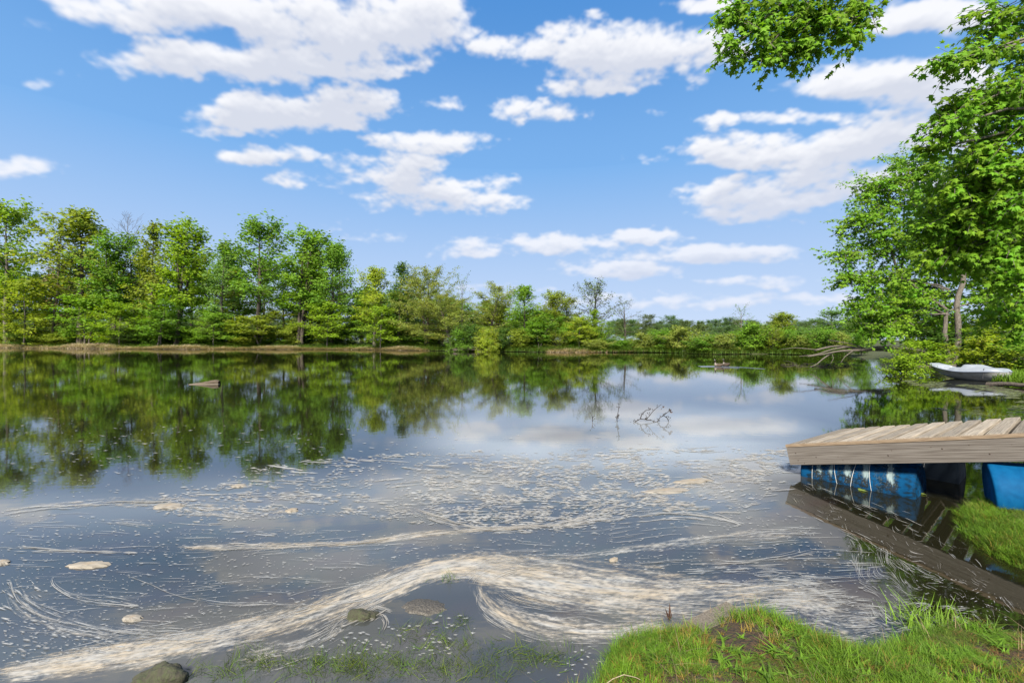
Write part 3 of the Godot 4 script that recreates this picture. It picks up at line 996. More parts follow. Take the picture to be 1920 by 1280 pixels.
# one ragged fleck
func fleck(p: Vector2, a: float, b: float, turn: float, cream: float) -> void:
	var f := foam.v.size()
	var y := fr.randf_range(0.003, 0.008)
	var col := foam_tone(cream)
	var u := Vector2(cos(turn), sin(turn))
	var w := Vector2(-u.y, u.x)
	var k := 8
	foam.v.append(on_water(p.x, p.y, y)); foam.n.append(Vector3.UP); foam.c.append(Color(col.r, col.g, col.b, 1.0))
	for i in k:
		var t := TAU * i / k
		var rr := fr.randf_range(0.55, 1.25)
		var q := p + u * cos(t) * a * rr + w * sin(t) * b * rr
		foam.v.append(on_water(q.x, q.y, y)); foam.n.append(Vector3.UP); foam.c.append(Color(col.r, col.g, col.b, 0.15))
	for i in k:
		foam.ix.append_array([f, f + 1 + i, f + 1 + (i + 1) % k])

# a streaky sheet of foam laid along a curve: [column, row, half height]; thin and torn at its edges
func film_or_sheen(line: Array, seed_: int, thick: float, cream: float, along := 5.0, across := 44, streak := 1.0) -> void:
	var nz := FastNoiseLite.new()
	nz.noise_type = FastNoiseLite.TYPE_SIMPLEX_SMOOTH
	nz.frequency = 0.012
	nz.fractal_octaves = 4
	nz.fractal_gain = 0.6
	nz.seed = seed_
	var lace := FastNoiseLite.new()
	lace.noise_type = FastNoiseLite.TYPE_CELLULAR
	lace.cellular_return_type = FastNoiseLite.RETURN_DISTANCE2_SUB
	lace.frequency = 0.03
	lace.fractal_octaves = 2
	lace.seed = seed_ + 60
	var curve := Curve2D.new()
	curve.bake_interval = 6.0
	for i in line.size():
		var a := Vector2(line[maxi(i - 1, 0)][0], line[maxi(i - 1, 0)][1])
		var b := Vector2(line[mini(i + 1, line.size() - 1)][0], line[mini(i + 1, line.size() - 1)][1])
		curve.add_point(Vector2(line[i][0], line[i][1]), (a - b) / 6.0, (b - a) / 6.0)
	var total := curve.get_baked_length()
	var n := int(total / along)
	var f := foam.v.size()
	sheets += 1
	var lift := 0.0008 + 0.00035 * sheets
	var last := line.size() - 1
	for i in n + 1:
		var s := total * i / n
		var p := curve.sample_baked(s)
		var e := (curve.sample_baked(minf(s + 6.0, total)) - curve.sample_baked(maxf(s - 6.0, 0.0))).normalized()
		# where along the given points
		var gi := 0
		var best := 1e9
		for k in last:
			var q := Geometry2D.get_closest_point_to_segment(p, Vector2(line[k][0], line[k][1]), Vector2(line[k + 1][0], line[k + 1][1]))
			if q.distance_squared_to(p) < best:
				best = q.distance_squared_to(p)
				gi = k
		var a0 := Vector2(line[gi][0], line[gi][1])
		var a1 := Vector2(line[gi + 1][0], line[gi + 1][1])
		var t := clampf((p - a0).dot(a1 - a0) / (a1 - a0).length_squared(), 0.0, 1.0)
		var h: float = lerpf(line[gi][2], line[gi + 1][2], t) * 1.35
		var fade := minf(1.0, minf(float(i), float(n - i)) / 14.0)
		for k in across + 1:
			var o := 2.0 * k / across - 1.0
			var y := o * h
			var bend := nz.get_noise_2d(s * 0.35, y * 1.5 + 90.0) * 7.0
			var st := nz.get_noise_2d(s * 0.75 * streak, (y + bend) * 9.0)
			var st2 := nz.get_noise_2d(s * 2.4 * streak + 400.0, (y + bend) * 19.0)
			var env := (1.0 - pow(absf(o), 2.2)) * fade
			var big := nz.get_noise_2d(s * 0.12 + 50.0, y * 0.7 - 300.0)
			var al := smoothstep(-0.12, 0.55, st * 0.46 + st2 * 0.22 + nz.get_noise_2d(s * 7.0, (y + bend) * 22.0 + 70.0) * 0.26 + big * 0.42 + env * 0.62 * thick - 0.34)
			# torn into lace: open cells between threads of froth
			var hole := lace.get_noise_2d(s * 1.5 + bend * 3.0, (y + bend) * 5.5) + 1.0
			al *= lerpf(0.88, 0.25, smoothstep(0.18, 0.75, hole) * clampf(1.25 - env * thick * 0.55, 0.3, 1.0))
			var tone := clampf(cream + nz.get_noise_2d(s * 0.5 + 900.0, y * 5.0) * 0.9 + (st + st2) * 0.3, 0.0, 1.0)
			var c := WHITE_FOAM.lerp(CREAM_FOAM, tone)
			var g := 0.92 + st2 * 0.35
			var q := p + Vector2(-e.y, e.x) * (y + bend * 0.5)
			foam.v.append(on_water(q.x, q.y, lift)); foam.n.append(Vector3.UP)
			foam.c.append(Color(c.r * g, c.g * g, c.b * g, al))
			if i < n and k < across:
				var q0 := f + i * (across + 1) + k
				foam.ix.append_array([q0, q0 + 1, q0 + across + 1, q0 + 1, q0 + across + 2, q0 + across + 1])

# strands that follow a curve given as [column, row, half height]
func band(line: Array, count: int, len: Vector2, half: Vector2, cream: float, seed_: int, stray := 1.0, gaps := -0.25) -> void:
	fr.seed = seed_
	var curve := Curve2D.new()
	curve.bake_interval = 8.0
	var prev := Vector2.ZERO
	for i in line.size():
		var p := Vector2(line[i][0], line[i][1])
		var a := Vector2(line[maxi(i - 1, 0)][0], line[maxi(i - 1, 0)][1])
		var b := Vector2(line[mini(i + 1, line.size() - 1)][0], line[mini(i + 1, line.size() - 1)][1])
		curve.add_point(p, (a - b) / 6.0, (b - a) / 6.0)
	var total := curve.get_baked_length()
	for i in count:
		var s0 := fr.randf_range(-0.03, 1.0) * total
		var off := clampf(fr.randfn() * 0.52, -1.15, 1.15) * stray
		var l := fr.randf_range(len.x, len.y)
		var n := maxi(3, int(l / 5.0))
		var pts := []
		for k in n + 1:
			var s := s0 + l * k / n
			if s < 0.0 or s > total:
				continue
			var p := curve.sample_baked(s)
			var e := (curve.sample_baked(minf(s + 4.0, total)) - curve.sample_baked(maxf(s - 4.0, 0.0))).normalized()
			# half height here
			var h := 0.0
			var g: float = s / total * (line.size() - 1)
			var gi := mini(int(g), line.size() - 2)
			h = lerpf(line[gi][2], line[gi + 1][2], g - gi)
			var wob := drift.get_noise_2d(p.x * 0.9, off * 190.0 + p.y * 0.4) * 5.0
			pts.append(p + Vector2(-e.y, e.x) * (off * h + wob))
		var mid: Vector2 = pts[pts.size() / 2] if pts.size() else Vector2.ZERO
		if pts.size() > 2 and drift.get_noise_2d(mid.x * 1.6, mid.y * 5.0 + 300.0) > gaps:
			ribbon(pts, fr.randf_range(half.x, half.y), cream)

# strands through a polygon that follow a field of directions
func field(poly: Array, count: int, way: Callable, len: int, step: float, half: Vector2, cream: float, seed_: int, gaps := -1.0, gap_scale := Vector2(2.0, 5.0)) -> void:
	fr.seed = seed_
	var pp := PackedVector2Array()
	var lo := Vector2(1e9, 1e9)
	var hi := -lo
	for p in poly:
		var q := Vector2(p[0], p[1])
		pp.append(q)
		lo = lo.min(q)
		hi = hi.max(q)
	var done := 0
	var tries := 0
	while done < count and tries < count * 12:
		tries += 1
		var p := Vector2(fr.randf_range(lo.x, hi.x), fr.randf_range(lo.y, hi.y))
		if not Geometry2D.is_point_in_polygon(p, pp):
			continue
		if drift.get_noise_2d(p.x * gap_scale.x, p.y * gap_scale.y) < gaps + fr.randf_range(-0.12, 0.12):
			continue
		done += 1
		var pts := [p]
		var n := fr.randi_range(len / 2, len)
		for k in n:
			var a: float = way.call(p)
			p += Vector2(cos(a), sin(a)) * step
			pts.append(p)
		ribbon(pts, fr.randf_range(half.x, half.y), cream)

func flecks(poly: Array, count: int, a: Vector2, b: Vector2, cream: float, seed_: int, way: Callable, gaps := -1.0, gap_scale := Vector2(2.0, 5.0)) -> void:
	fr.seed = seed_
	var pp := PackedVector2Array()
	var lo := Vector2(1e9, 1e9)
	var hi := -lo
	for p in poly:
		var q := Vector2(p[0], p[1])
		pp.append(q)
		lo = lo.min(q)
		hi = hi.max(q)
	var done := 0
	var tries := 0
	while done < count and tries < count * 12:
		tries += 1
		var p := Vector2(fr.randf_range(lo.x, hi.x), fr.randf_range(lo.y, hi.y))
		if not Geometry2D.is_point_in_polygon(p, pp):
			continue
		if drift.get_noise_2d(p.x * gap_scale.x, p.y * gap_scale.y) < gaps + fr.randf_range(-0.15, 0.15):
			continue
		done += 1
		var k := fr.randf()
		k = k * k
		fleck(p, lerpf(a.x, a.y, k) , lerpf(b.x, b.y, k), way.call(p) + fr.randf_range(-0.12, 0.12), cream)

func level(p: Vector2) -> float:
	return drift.get_noise_2d(p.x * 0.6, p.y * 1.5) * 0.25

func big_swirl(p: Vector2) -> float:
	# round the mud flat: arcs at its right side, level farther out
	var q := (p - Vector2(1120, 1105)) / Vector2(270, 75)
	var a := atan2(q.x * 75.0, -q.y * 270.0)
	var arc := atan2(sin(a), cos(a))
	if absf(arc) > PI * 0.5:
		arc = arc - PI * signf(arc)
	var k := clampf((1060.0 - p.x) / 160.0, 0.0, 1.0)
	return lerpf(0.06 + drift.get_noise_2d(p.x * 1.2, p.y * 2.5) * 0.35, arc, k)

func left_swirl(p: Vector2) -> float:
	var q := (p - Vector2(250, 1075)) / Vector2(3.2, 1.0)
	var a := atan2(q.y, q.x) + PI * 0.5
	var e := Vector2(cos(a) * 3.2, sin(a))
	return e.angle()

func dock_swirl(p: Vector2) -> float:
	return 0.62 + drift.get_noise_2d(p.x * 2.2, p.y * 3.2) * 1.5

func eddy(p: Vector2) -> float:
	# threads fan out from the dark water and bend towards the bank
	return lerpf(1.15, 0.15, clampf((p.y - 1010.0) / 140.0, 0.0, 1.0)) + drift.get_noise_2d(p.x * 1.5, p.y * 2.0) * 1.6

func make_foam() -> void:
	drift.noise_type = FastNoiseLite.TYPE_SIMPLEX_SMOOTH
	drift.frequency = 0.007
	drift.fractal_octaves = 3
	drift.seed = 8
	var m := plain(Color(1, 1, 1), 0.85, true)
	m.transparency = BaseMaterial3D.TRANSPARENCY_ALPHA
	# drifting flecks in the middle of the pond
	foam = Geo.new()
	var mid := [[470, 876], [620, 858], [800, 846], [1100, 842], [1330, 838], [1470, 848], [1500, 880], [1440, 930], [1390, 965], [1250, 975], [1120, 990], [930, 1004], [800, 985], [620, 962], [400, 985], [280, 965], [250, 945], [340, 925], [420, 905]]
	flecks(mid, 2600, Vector2(1.8, 8), Vector2(0.45, 1.4), 0.12, 1, level, -0.12)
	flecks([[820, 870], [1200, 850], [1260, 900], [1180, 970], [1000, 1000], [850, 985], [760, 930]], 2600, Vector2(2.2, 9), Vector2(0.5, 1.7), 0.2, 2, level, -0.05, Vector2(2.4, 6.0))
	flecks([[300, 915], [520, 905], [700, 930], [800, 985], [560, 960], [300, 962]], 300, Vector2(3, 11), Vector2(0.6, 1.7), 0.3, 3, level, -0.05)
	flecks([[1180, 930], [1330, 890], [1345, 905], [1250, 930], [1330, 955], [1250, 960]], 170, Vector2(4, 15), Vector2(0.7, 2.2), 0.45, 4, level)
	flecks([[1380, 850], [1500, 835], [1500, 900], [1420, 905], [1360, 890]], 170, Vector2(4, 14), Vector2(0.6, 1.8), 0.25, 5, level, 0.0)
	field(mid, 420, level, 9, 6.0, Vector2(0.5, 1.1), 0.15, 6, -0.05)
	band([[760, 955, 10], [900, 992, 8], [1020, 985, 6], [1100, 970, 8], [1180, 950, 16]], 70, Vector2(20, 90), Vector2(0.4, 1.1), 0.35, 61, 1.0, -0.4)
	band([[1020, 990, 4], [1150, 975, 5], [1300, 962, 10], [1400, 985, 6]], 40, Vector2(30, 120), Vector2(0.5, 1.3), 0.2, 62)
	var a := solo("foam", foam.mesh(), m)
	tag(a, "scattered white foam flecks drifting in the middle of the pond", "foam", "", "stuff")
	# thin sheets of foam
	foam = Geo.new()
	film_or_sheen([[-30, 1272, 14], [120, 1250, 22], [250, 1230, 26], [400, 1201, 27], [520, 1172, 28], [620, 1141, 28], [700, 1110, 25], [790, 1076, 20], [860, 1064, 20], [930, 1066, 26], [1000, 1074, 30]], 3, 1.25, 0.6, 4.0, 60)
	film_or_sheen([[850, 1068, 16], [960, 1082, 34], [1080, 1104, 52], [1200, 1120, 54], [1320, 1124, 40], [1440, 1118, 26], [1560, 1120, 20]], 5, 1.1, 0.5, 4.0, 80)
	film_or_sheen([[900, 1078, 12], [898, 1108, 16], [925, 1142, 24], [985, 1170, 28], [1070, 1186, 24], [1170, 1188, 18], [1260, 1172, 10]], 6, 1.0, 0.45, 3.0, 50)
	film_or_sheen([[330, 1030, 5], [430, 1027, 6], [560, 1024, 6], [700, 1016, 5], [790, 1003, 6], [900, 995, 5], [1080, 984, 4]], 7, 0.9, 0.55, 4.0, 18)
	film_or_sheen([[940, 1050, 5], [1100, 1041, 5], [1250, 1022, 9], [1380, 1008, 11], [1530, 997, 8]], 9, 0.55, 0.15, 4.0, 24)
	film_or_sheen([[760, 955, 14], [900, 990, 12], [1020, 985, 10], [1100, 968, 16], [1190, 948, 22], [1300, 920, 18], [1440, 880, 12]], 10, 0.55, 0.3, 4.0, 34)
	film_or_sheen([[300, 950, 10], [420, 962, 12], [560, 965, 8], [700, 968, 8], [820, 985, 8]], 11, 0.5, 0.3, 4.0, 22)
	film_or_sheen([[1400, 1120, 30], [1500, 1130, 40], [1600, 1165, 40], [1720, 1175, 16]], 13, 0.5, 0.1, 4.0, 50)
	film_or_sheen([[430, 1232, 20], [560, 1205, 22], [640, 1172, 16], [720, 1135, 12]], 14, 0.6, 0.3, 4.0, 36)
	film_or_sheen([[20, 1070, 14], [40, 1130, 20], [120, 1170, 22], [260, 1192, 16], [430, 1190, 10]], 15, 0.35, 0.05, 4.0, 34)
	film_or_sheen([[-20, 960, 8], [160, 946, 9], [340, 945, 12], [450, 952, 8]], 17, 0.45, 0.35, 4.0, 18)
	tag(solo("foam", foam.mesh(), m), "streaky sheets of cream and white foam lying on the near water", "foam", "", "stuff")
	# long streaks and fine specks of the near bay
	foam = Geo.new()
	band([[340, 1029, 6], [430, 1027, 6], [560, 1024, 5], [700, 1016, 4], [790, 1003, 5], [900, 995, 4], [1050, 985, 3]], 60, Vector2(30, 120), Vector2(0.35, 1.0), 0.55, 7, 0.9, -0.6)
	band([[960, 1048, 5], [1100, 1040, 4], [1250, 1022, 7], [1380, 1008, 8], [1520, 998, 6]], 36, Vector2(40, 200), Vector2(0.25, 0.6), 0.2, 8)
	band([[1180, 1062, 3], [1300, 1054, 4], [1420, 1052, 4], [1530, 1030, 6]], 24, Vector2(40, 160), Vector2(0.25, 0.6), 0.2, 9)
	band([[230, 1078, 3], [380, 1128, 4], [520, 1135, 3], [650, 1130, 4], [760, 1100, 4]], 36, Vector2(60, 220), Vector2(0.3, 0.7), 0.1, 10)
	band([[20, 1085, 10], [40, 1130, 16], [110, 1165, 20], [240, 1190, 16], [420, 1195, 8]], 70, Vector2(30, 110), Vector2(0.3, 0.9), 0.05, 11)
	band([[95, 1075, 8], [100, 1100, 12], [150, 1125, 10], [260, 1140, 6]], 40, Vector2(30, 90), Vector2(0.3, 0.8), 0.05, 12)
	band([[-10, 1030, 5], [120, 1033, 5], [260, 1040, 4]], 26, Vector2(30, 130), Vector2(0.4, 1.0), 0.2, 13)
	band([[370, 1010, 5], [430, 1000, 3], [520, 1003, 3]], 9, Vector2(40, 100), Vector2(0.4, 0.9), 0.1, 14)
	band([[0, 960, 4], [160, 945, 5], [330, 940, 4]], 22, Vector2(40, 140), Vector2(0.5, 1.1), 0.3, 141)
	flecks([[0, 1090], [60, 1090], [120, 1180], [260, 1220], [60, 1250], [0, 1240]], 110, Vector2(3, 11), Vector2(0.9, 2.4), 0.0, 15, left_swirl)
	var bay := [[0, 960], [420, 985], [900, 1010], [1440, 960], [1480, 960], [1640, 1080], [1560, 1190], [1360, 1080], [860, 1050], [560, 1165], [0, 1250]]
	flecks(bay, 2300, Vector2(1.5, 6.0), Vector2(0.4, 0.9), 0.05, 16, level)
	field(bay, 300, level, 14, 7.0, Vector2(0.18, 0.42), 0.1, 17, 0.0, Vector2(1.0, 6.0))
	flecks([[0, 780], [600, 800], [1400, 830], [1450, 850], [400, 900], [0, 960]], 420, Vector2(1.5, 7.0), Vector2(0.3, 0.7), 0.1, 171, level)
	a = solo("foam", foam.mesh(), m)
	tag(a, "fine streaks and specks of foam lying on the grey near bay", "foam", "", "stuff")
	# the thick cream coloured band along the bank
	foam = Geo.new()
	band([[-20, 1272, 12], [120, 1252, 20], [250, 1232, 24], [400, 1203, 24], [520, 1174, 25], [620, 1143, 26], [700, 1112, 24], [790, 1078, 20], [860, 1066, 22], [930, 1072, 32]], 110, Vector2(14, 90), Vector2(0.2, 0.5), 0.5, 18, 0.9, -0.3)
	band([[-20, 1262, 20], [150, 1235, 26], [330, 1196, 26], [480, 1165, 26], [620, 1120, 20], [760, 1072, 10]], 140, Vector2(24, 150), Vector2(0.2, 0.45), 0.15, 19, 1.2, -0.15)
	band([[400, 1225, 16], [560, 1205, 20], [640, 1170, 16], [720, 1130, 14]], 110, Vector2(16, 80), Vector2(0.3, 0.7), 0.3, 20, 1.2, -0.1)
	var heap := [[840, 1052], [930, 1048], [1050, 1056], [1150, 1078], [1290, 1090], [1420, 1105], [1440, 1118], [1380, 1135], [1300, 1160], [1230, 1188], [1150, 1198], [1080, 1196], [990, 1180], [930, 1150], [880, 1105]]
	field(heap, 170, big_swirl, 10, 5.0, Vector2(0.2, 0.5), 0.4, 21, -0.22)
	field([[840, 1052], [960, 1052], [1080, 1080], [1060, 1150], [960, 1130], [880, 1100]], 90, big_swirl, 9, 5.0, Vector2(0.25, 0.6), 0.75, 22, -0.1)
	field(heap, 110, big_swirl, 16, 5.0, Vector2(0.2, 0.5), 0.2, 23)
	band([[900, 1110, 10], [900, 1140, 14], [950, 1180, 14], [1040, 1205, 10], [1150, 1205, 8]], 70, Vector2(15, 60), Vector2(0.2, 0.6), 0.35, 24, 1.0, -0.1)
	field([[1250, 1085], [1450, 1095], [1560, 1110], [1640, 1140], [1600, 1210], [1480, 1170], [1400, 1120]], 420, level, 7, 5.0, Vector2(0.25, 0.7), 0.12, 25, -0.1)
	field([[1250, 1070], [1420, 1060], [1560, 1090], [1560, 1130], [1400, 1110]], 170, level, 8, 5.0, Vector2(0.25, 0.6), 0.1, 26, -0.1)
	band([[690, 1168, 4], [712, 1155, 5], [724, 1170, 5], [716, 1190, 4]], 16, Vector2(10, 35), Vector2(0.3, 0.8), 0.3, 27)
	band([[610, 1195, 8], [640, 1160, 6], [690, 1140, 4], [735, 1150, 4]], 36, Vector2(15, 70), Vector2(0.3, 0.8), 0.3, 271)
	band([[460, 1215, 10], [490, 1230, 14], [500, 1258, 12], [470, 1262, 6]], 50, Vector2(10, 40), Vector2(0.3, 0.9), 0.3, 28)
	band([[500, 1258, 6], [560, 1240, 8], [620, 1215, 8]], 24, Vector2(15, 50), Vector2(0.3, 0.8), 0.2, 29)
	flecks([[600, 1170], [700, 1180], [860, 1150], [900, 1180], [840, 1230], [640, 1230], [560, 1260], [480, 1230]], 130, Vector2(2.5, 7), Vector2(0.9, 2.4), 0.1, 30, level)
	flecks([[1060, 1200], [1180, 1200], [1110, 1270], [980, 1270]], 40, Vector2(2, 6), Vector2(0.8, 2.0), 0.1, 301, level)
	a = solo("foam", foam.mesh(), m)
	tag(a, "thick cream foam band swirling along the near bank", "foam", "", "stuff")
	# thin curls on the dark water below the dock
	foam = Geo.new()
	field([[1500, 900], [1600, 935], [1720, 970], [1800, 1010], [1860, 1080], [1900, 1150], [1820, 1160], [1680, 1080], [1560, 980], [1480, 940]], 150, dock_swirl, 7, 3.0, Vector2(0.12, 0.32), 0.3, 31, 0.0, Vector2(3.0, 6.0))
	band([[1500, 905, 6], [1620, 950, 12], [1760, 1010, 18], [1860, 1090, 16], [1910, 1150, 12]], 90, Vector2(8, 30), Vector2(0.14, 0.36), 0.2, 32)
	band([[1482, 943, 3], [1560, 985, 8], [1640, 1025, 10], [1720, 1075, 10]], 50, Vector2(10, 40), Vector2(0.16, 0.45), 0.3, 321)
	field([[1590, 1010], [1700, 1030], [1760, 1090], [1690, 1130], [1610, 1110]], 200, eddy, 9, 3.5, Vector2(0.12, 0.34), 0.05, 33, -0.12, Vector2(4.0, 4.0))
	field([[1560, 1130], [1700, 1130], [1820, 1140], [1860, 1180], [1760, 1182], [1690, 1190], [1620, 1215]], 330, eddy, 6, 3.5, Vector2(0.2, 0.6), 0.1, 34, 0.0, Vector2(3.0, 6.0))
	flecks([[1560, 960], [1700, 1040], [1880, 1120], [1900, 1180], [1640, 1215], [1500, 1170], [1480, 1030]], 420, Vector2(1.5, 4), Vector2(0.3, 0.8), 0.05, 35, eddy)
	a = solo("foam", foam.mesh(), m)
	tag(a, "thin curling foam threads on the dark water beside the dock", "foam", "", "stuff")
	# separate cream clumps
	for c in [[165, 1061, 40, 8, "long cream foam clump with brown spots at the left of the near bay"], [245, 1162, 20, 8, "small oval cream foam clump alone on the dark water"], [2, 1056, 16, 6, "cream foam clump cut by the picture's left edge"], [315, 950, 30, 7, "feathered cream foam clump among the flecks below the reflected trees"], [446, 912, 15, 3.5, "small tan foam clump high among the white flecks"], [546, 958, 12, 4.5, "round cream foam clump in the gap between the fleck fields"], [1151, 1051, 9, 4.5, "little cream foam ball on the streak beyond the thick band"], [1248, 921, 40, 7, "wide cream foam clump near the end of the fleck field"], [1300, 903, 34, 6, "long cream foam clump pointing towards the dock"]]:
		fr.seed = int(c[0])
		var g := Geo.new()
		var mid_ := on_water(c[0], c[1], 0.018)
		var k := 22
		var tone := CREAM_FOAM.lerp(WHITE_FOAM, fr.randf() * 0.35) * 0.66
		g.v.append(mid_); g.n.append(Vector3.UP); g.c.append(Color(tone.r * 1.02, tone.g * 0.9, tone.b * 0.75))
		for ring in 3:
			var f: float = [0.45, 0.85, 1.0][ring]
			for i in k:
				var t := TAU * i / k
				var rr := 1.0 + fr.randf_range(-0.2, 0.2) * f
				var q := Vector2(c[0] + cos(t) * c[2] * f * rr, c[1] + (sin(t) * f * rr - cos(t) * 0.35) * c[3] * 0.75)
				g.v.append(on_water(q.x, q.y, [0.017, 0.013, 0.001][ring])); g.n.append(Vector3.UP)
				var s := fr.randf_range(0.65, 1.1)
				g.c.append(Color(tone.r * s, tone.g * s, tone.b * s))
		for i in k:
			var j := (i + 1) % k
			g.ix.append_array([0, 1 + i, 1 + j])
			for ring in 2:
				var p := 1 + ring * k
				g.ix.append_array([p + i, p + i + k, p + j, p + j, p + i + k, p + j + k])
		var o := solo("foam_clump", g.mesh(true), plain(Color(1, 1, 1), 0.9, true))
		tag(o, c[4], "foam clump", "cream foam clumps")
	# pale pollen scum by the boat
	foam = Geo.new()
	flecks([[1690, 712], [1760, 716], [1880, 726], [1930, 736], [1930, 760], [1830, 735], [1720, 724]], 420, Vector2(3, 14), Vector2(0.3, 0.9), 0.5, 41, level, 0.0)
	flecks([[1740, 765], [1930, 760], [1930, 785], [1850, 780]], 160, Vector2(3, 14), Vector2(0.3, 0.9), 0.5, 42, level, 0.0)
	var scum := plain(Color(0.30, 0.38, 0.15), 0.9, true)
	scum.transparency = BaseMaterial3D.TRANSPARENCY_ALPHA
	a = solo("pond_scum", foam.mesh(), scum)
	tag(a, "yellow green scum floating on the water round the boat", "pond scum", "", "stuff")

# ---------------------------------------------------------------- grass, straw and sprigs
func tuft(blades: int, tall: float, wide: float, lean: float, seed_: int) -> ArrayMesh:
	var r := RandomNumberGenerator.new()
	r.seed = seed_
	var g := Geo.new()
	for b in blades:
		var az := r.randf() * TAU
		var d := Vector3(cos(az), 0, sin(az))
		var s := Vector3(-d.z, 0, d.x)
		var p := Vector3(r.randfn(), 0, r.randfn()) * tall * 0.16
		var h := tall * r.randf_range(0.5, 1.1)
		var l := lean * r.randf_range(0.3, 1.3) * h
		var w := wide * r.randf_range(0.6, 1.2)
		var f := g.v.size()
		var tn := r.randf_range(0.75, 1.2)
		for k in 4:
			var t := k / 3.0
			var q := p + Vector3(0, h * (t - 0.18 * t * t * lean), 0) + d * l * t * t
			var ww := w * (1.0 - t * 0.96)
			g.v.append(q - s * ww); g.v.append(q + s * ww)
			var c := Color(tn, tn, tn)
			g.c.append(c); g.c.append(c)
			if k < 3:
				var e := f + k * 2
				g.ix.append_array([e, e + 1, e + 2, e + 1, e + 3, e + 2])
	return g.mesh(true)

func grasses() -> void:
	var r := RandomNumberGenerator.new()
	r.seed = 12
	var mat := leafy(Color(0.115, 0.240, 0.016), 0.85)
	var short := tuft(12, 0.040, 0.0020, 1.3, 1)
	var long := tuft(12, 0.100, 0.0026, 1.0, 2)
	var patch := FastNoiseLite.new()
	patch.frequency = 0.9
	patch.fractal_octaves = 3
	patch.seed = 4
	var brown := FastNoiseLite.new()
	brown.frequency = 2.2
	brown.seed = 77
	var w1 := []
	var t1 := PackedColorArray()
	var w2 := []
	var t2 := PackedColorArray()
	var soil := on_water(1345, 1195)
	for i in 150000:
		var p := Vector3(r.randf_range(0.2, 6.2), 0, r.randf_range(-5.0, -1.7))
		if absf(p.x) > -p.z * 1.16 + 0.25:
			continue
		var s := shore_distance(p.x, p.z)
		if s < 0.0:
			continue
		p.y = height(p.x, p.z) - 0.004
		var n := patch.get_noise_2d(p.x, p.z)
		var bare := exp(-pow((p.x - soil.x - 0.03) / 0.20, 2.0) - pow((p.z - soil.z - 0.10) / 0.22, 2.0)) * 1.4
		bare = maxf(bare, exp(-pow((p.x - 0.72) / 0.25, 2.0) - pow((p.z + 2.05) / 0.1, 2.0)) * 0.8)
		if p.x < 3.0 and brown.get_noise_2d(p.x, p.z) > 0.05 and s > 0.1:
			bare = maxf(bare, 0.75)
		if r.randf() < minf(bare, 0.97):
			continue
		var k := r.randf()
		var c := Color(1, 1, 1)
		var tn := r.randf_range(0.6, 1.2)
		if k < 0.10 + bare * 0.35:
			c = Color(2.6, 0.95, 3.0) * 0.75        # straw
		elif k < 0.5:
			c = Color(0.8, 0.72, 1.1)
		elif n > 0.1:
			c = Color(1.12, 1.05, 1.0)
		c = Color(c.r * tn, c.g * tn, c.b * tn)
		var b := Basis(Vector3.UP, r.randf() * TAU).rotated(Vector3(r.randfn(), 0, r.randfn()).normalized(), r.randf() * 0.35)
		var lush := 1.0 if n > -0.05 else 0.5
		if n < -0.12:
			c = Color(c.r * 0.95, c.g * 0.72, c.b * 1.3)
		if (s < 0.14 and n > -0.1 and r.randf() < 0.22) or (n > 0.16 and r.randf() < 0.22) or (p.x > 3.3 and r.randf() < 0.35):
			w2.append(Transform3D(b.scaled(Vector3.ONE * r.randf_range(0.5, 1.0)), p)); t2.append(c)
		elif r.randf() < 0.8:
			w1.append(Transform3D(b.scaled(Vector3(1, lush, 1) * r.randf_range(0.6, 1.15)), p)); t1.append(c)
	tag(scatter("grass", short, mat, w1, t1), "short mossy grass of the near bank", "grass", "", "stuff")
	tag(scatter("grass", long, mat, w2, t2), "taller fresh grass along the edge of the near bank", "grass", "", "stuff")
	# broad leaved weeds and dead stems among it
	var w6 := []
	var t6 := PackedColorArray()
	var w7 := []
	var t7 := PackedColorArray()
	for i in 1500:
		var p := Vector3(r.randf_range(0.2, 5.5), 0, r.randf_range(-4.6, -1.75))
		if absf(p.x) > -p.z * 1.16 + 0.25 or shore_distance(p.x, p.z) < 0.03:
			continue
		p.y = height(p.x, p.z)
		var b := Basis(Vector3.UP, r.randf() * TAU).scaled(Vector3.ONE * r.randf_range(0.6, 1.3))
		if patch.get_noise_2d(p.x * 2.0 + 40.0, p.z * 2.0) > 0.05:
			w6.append(Transform3D(b, p))
			t6.append(Color(1.0, 0.95, 1.2) * r.randf_range(0.55, 1.1))
		else:
			w7.append(Transform3D(b, p))
			t7.append(Color(1, 1, 1) * r.randf_range(0.5, 1.1))
	tag(scatter("weeds", tuft(7, 0.045, 0.0085, 1.7, 14), mat, w6, t6), "small broad leaved weeds in the turf of the near bank", "weeds", "", "stuff")
	tag(scatter("dead_grass", tuft(4, 0.10, 0.0014, 1.5, 15), plain(Color(0.20, 0.155, 0.085), 0.9, true), w7, t7), "thin dead brown stems lying in the turf of the near bank", "dead grass", "", "stuff")
	# a strappy clump by the notch
	var clumps := []
	var ct := PackedColorArray()
	for i in 26:
		var p := at(r.randf_range(1660, 1750), 1, 2.75)
		p.z = -r.randf_range(2.55, 2.75)
		p.y = height(p.x, p.z) - 0.01
		clumps.append(Transform3D(Basis(Vector3.UP, r.randf() * TAU).scaled(Vector3.ONE * r.randf_range(0.8, 1.25)), p))
		ct.append(Color(1.2, 1.05, 1.4) * r.randf_range(0.8, 1.2))
	tag(scatter("grass", tuft(14, 0.22, 0.0055, 1.0, 3), mat, clumps, ct), "strappy broad bladed grass clump beside the notch in the bank", "grass", "", "stuff")
	# drowned grass in the shallows
	var w3 := []
	var t3 := PackedColorArray()
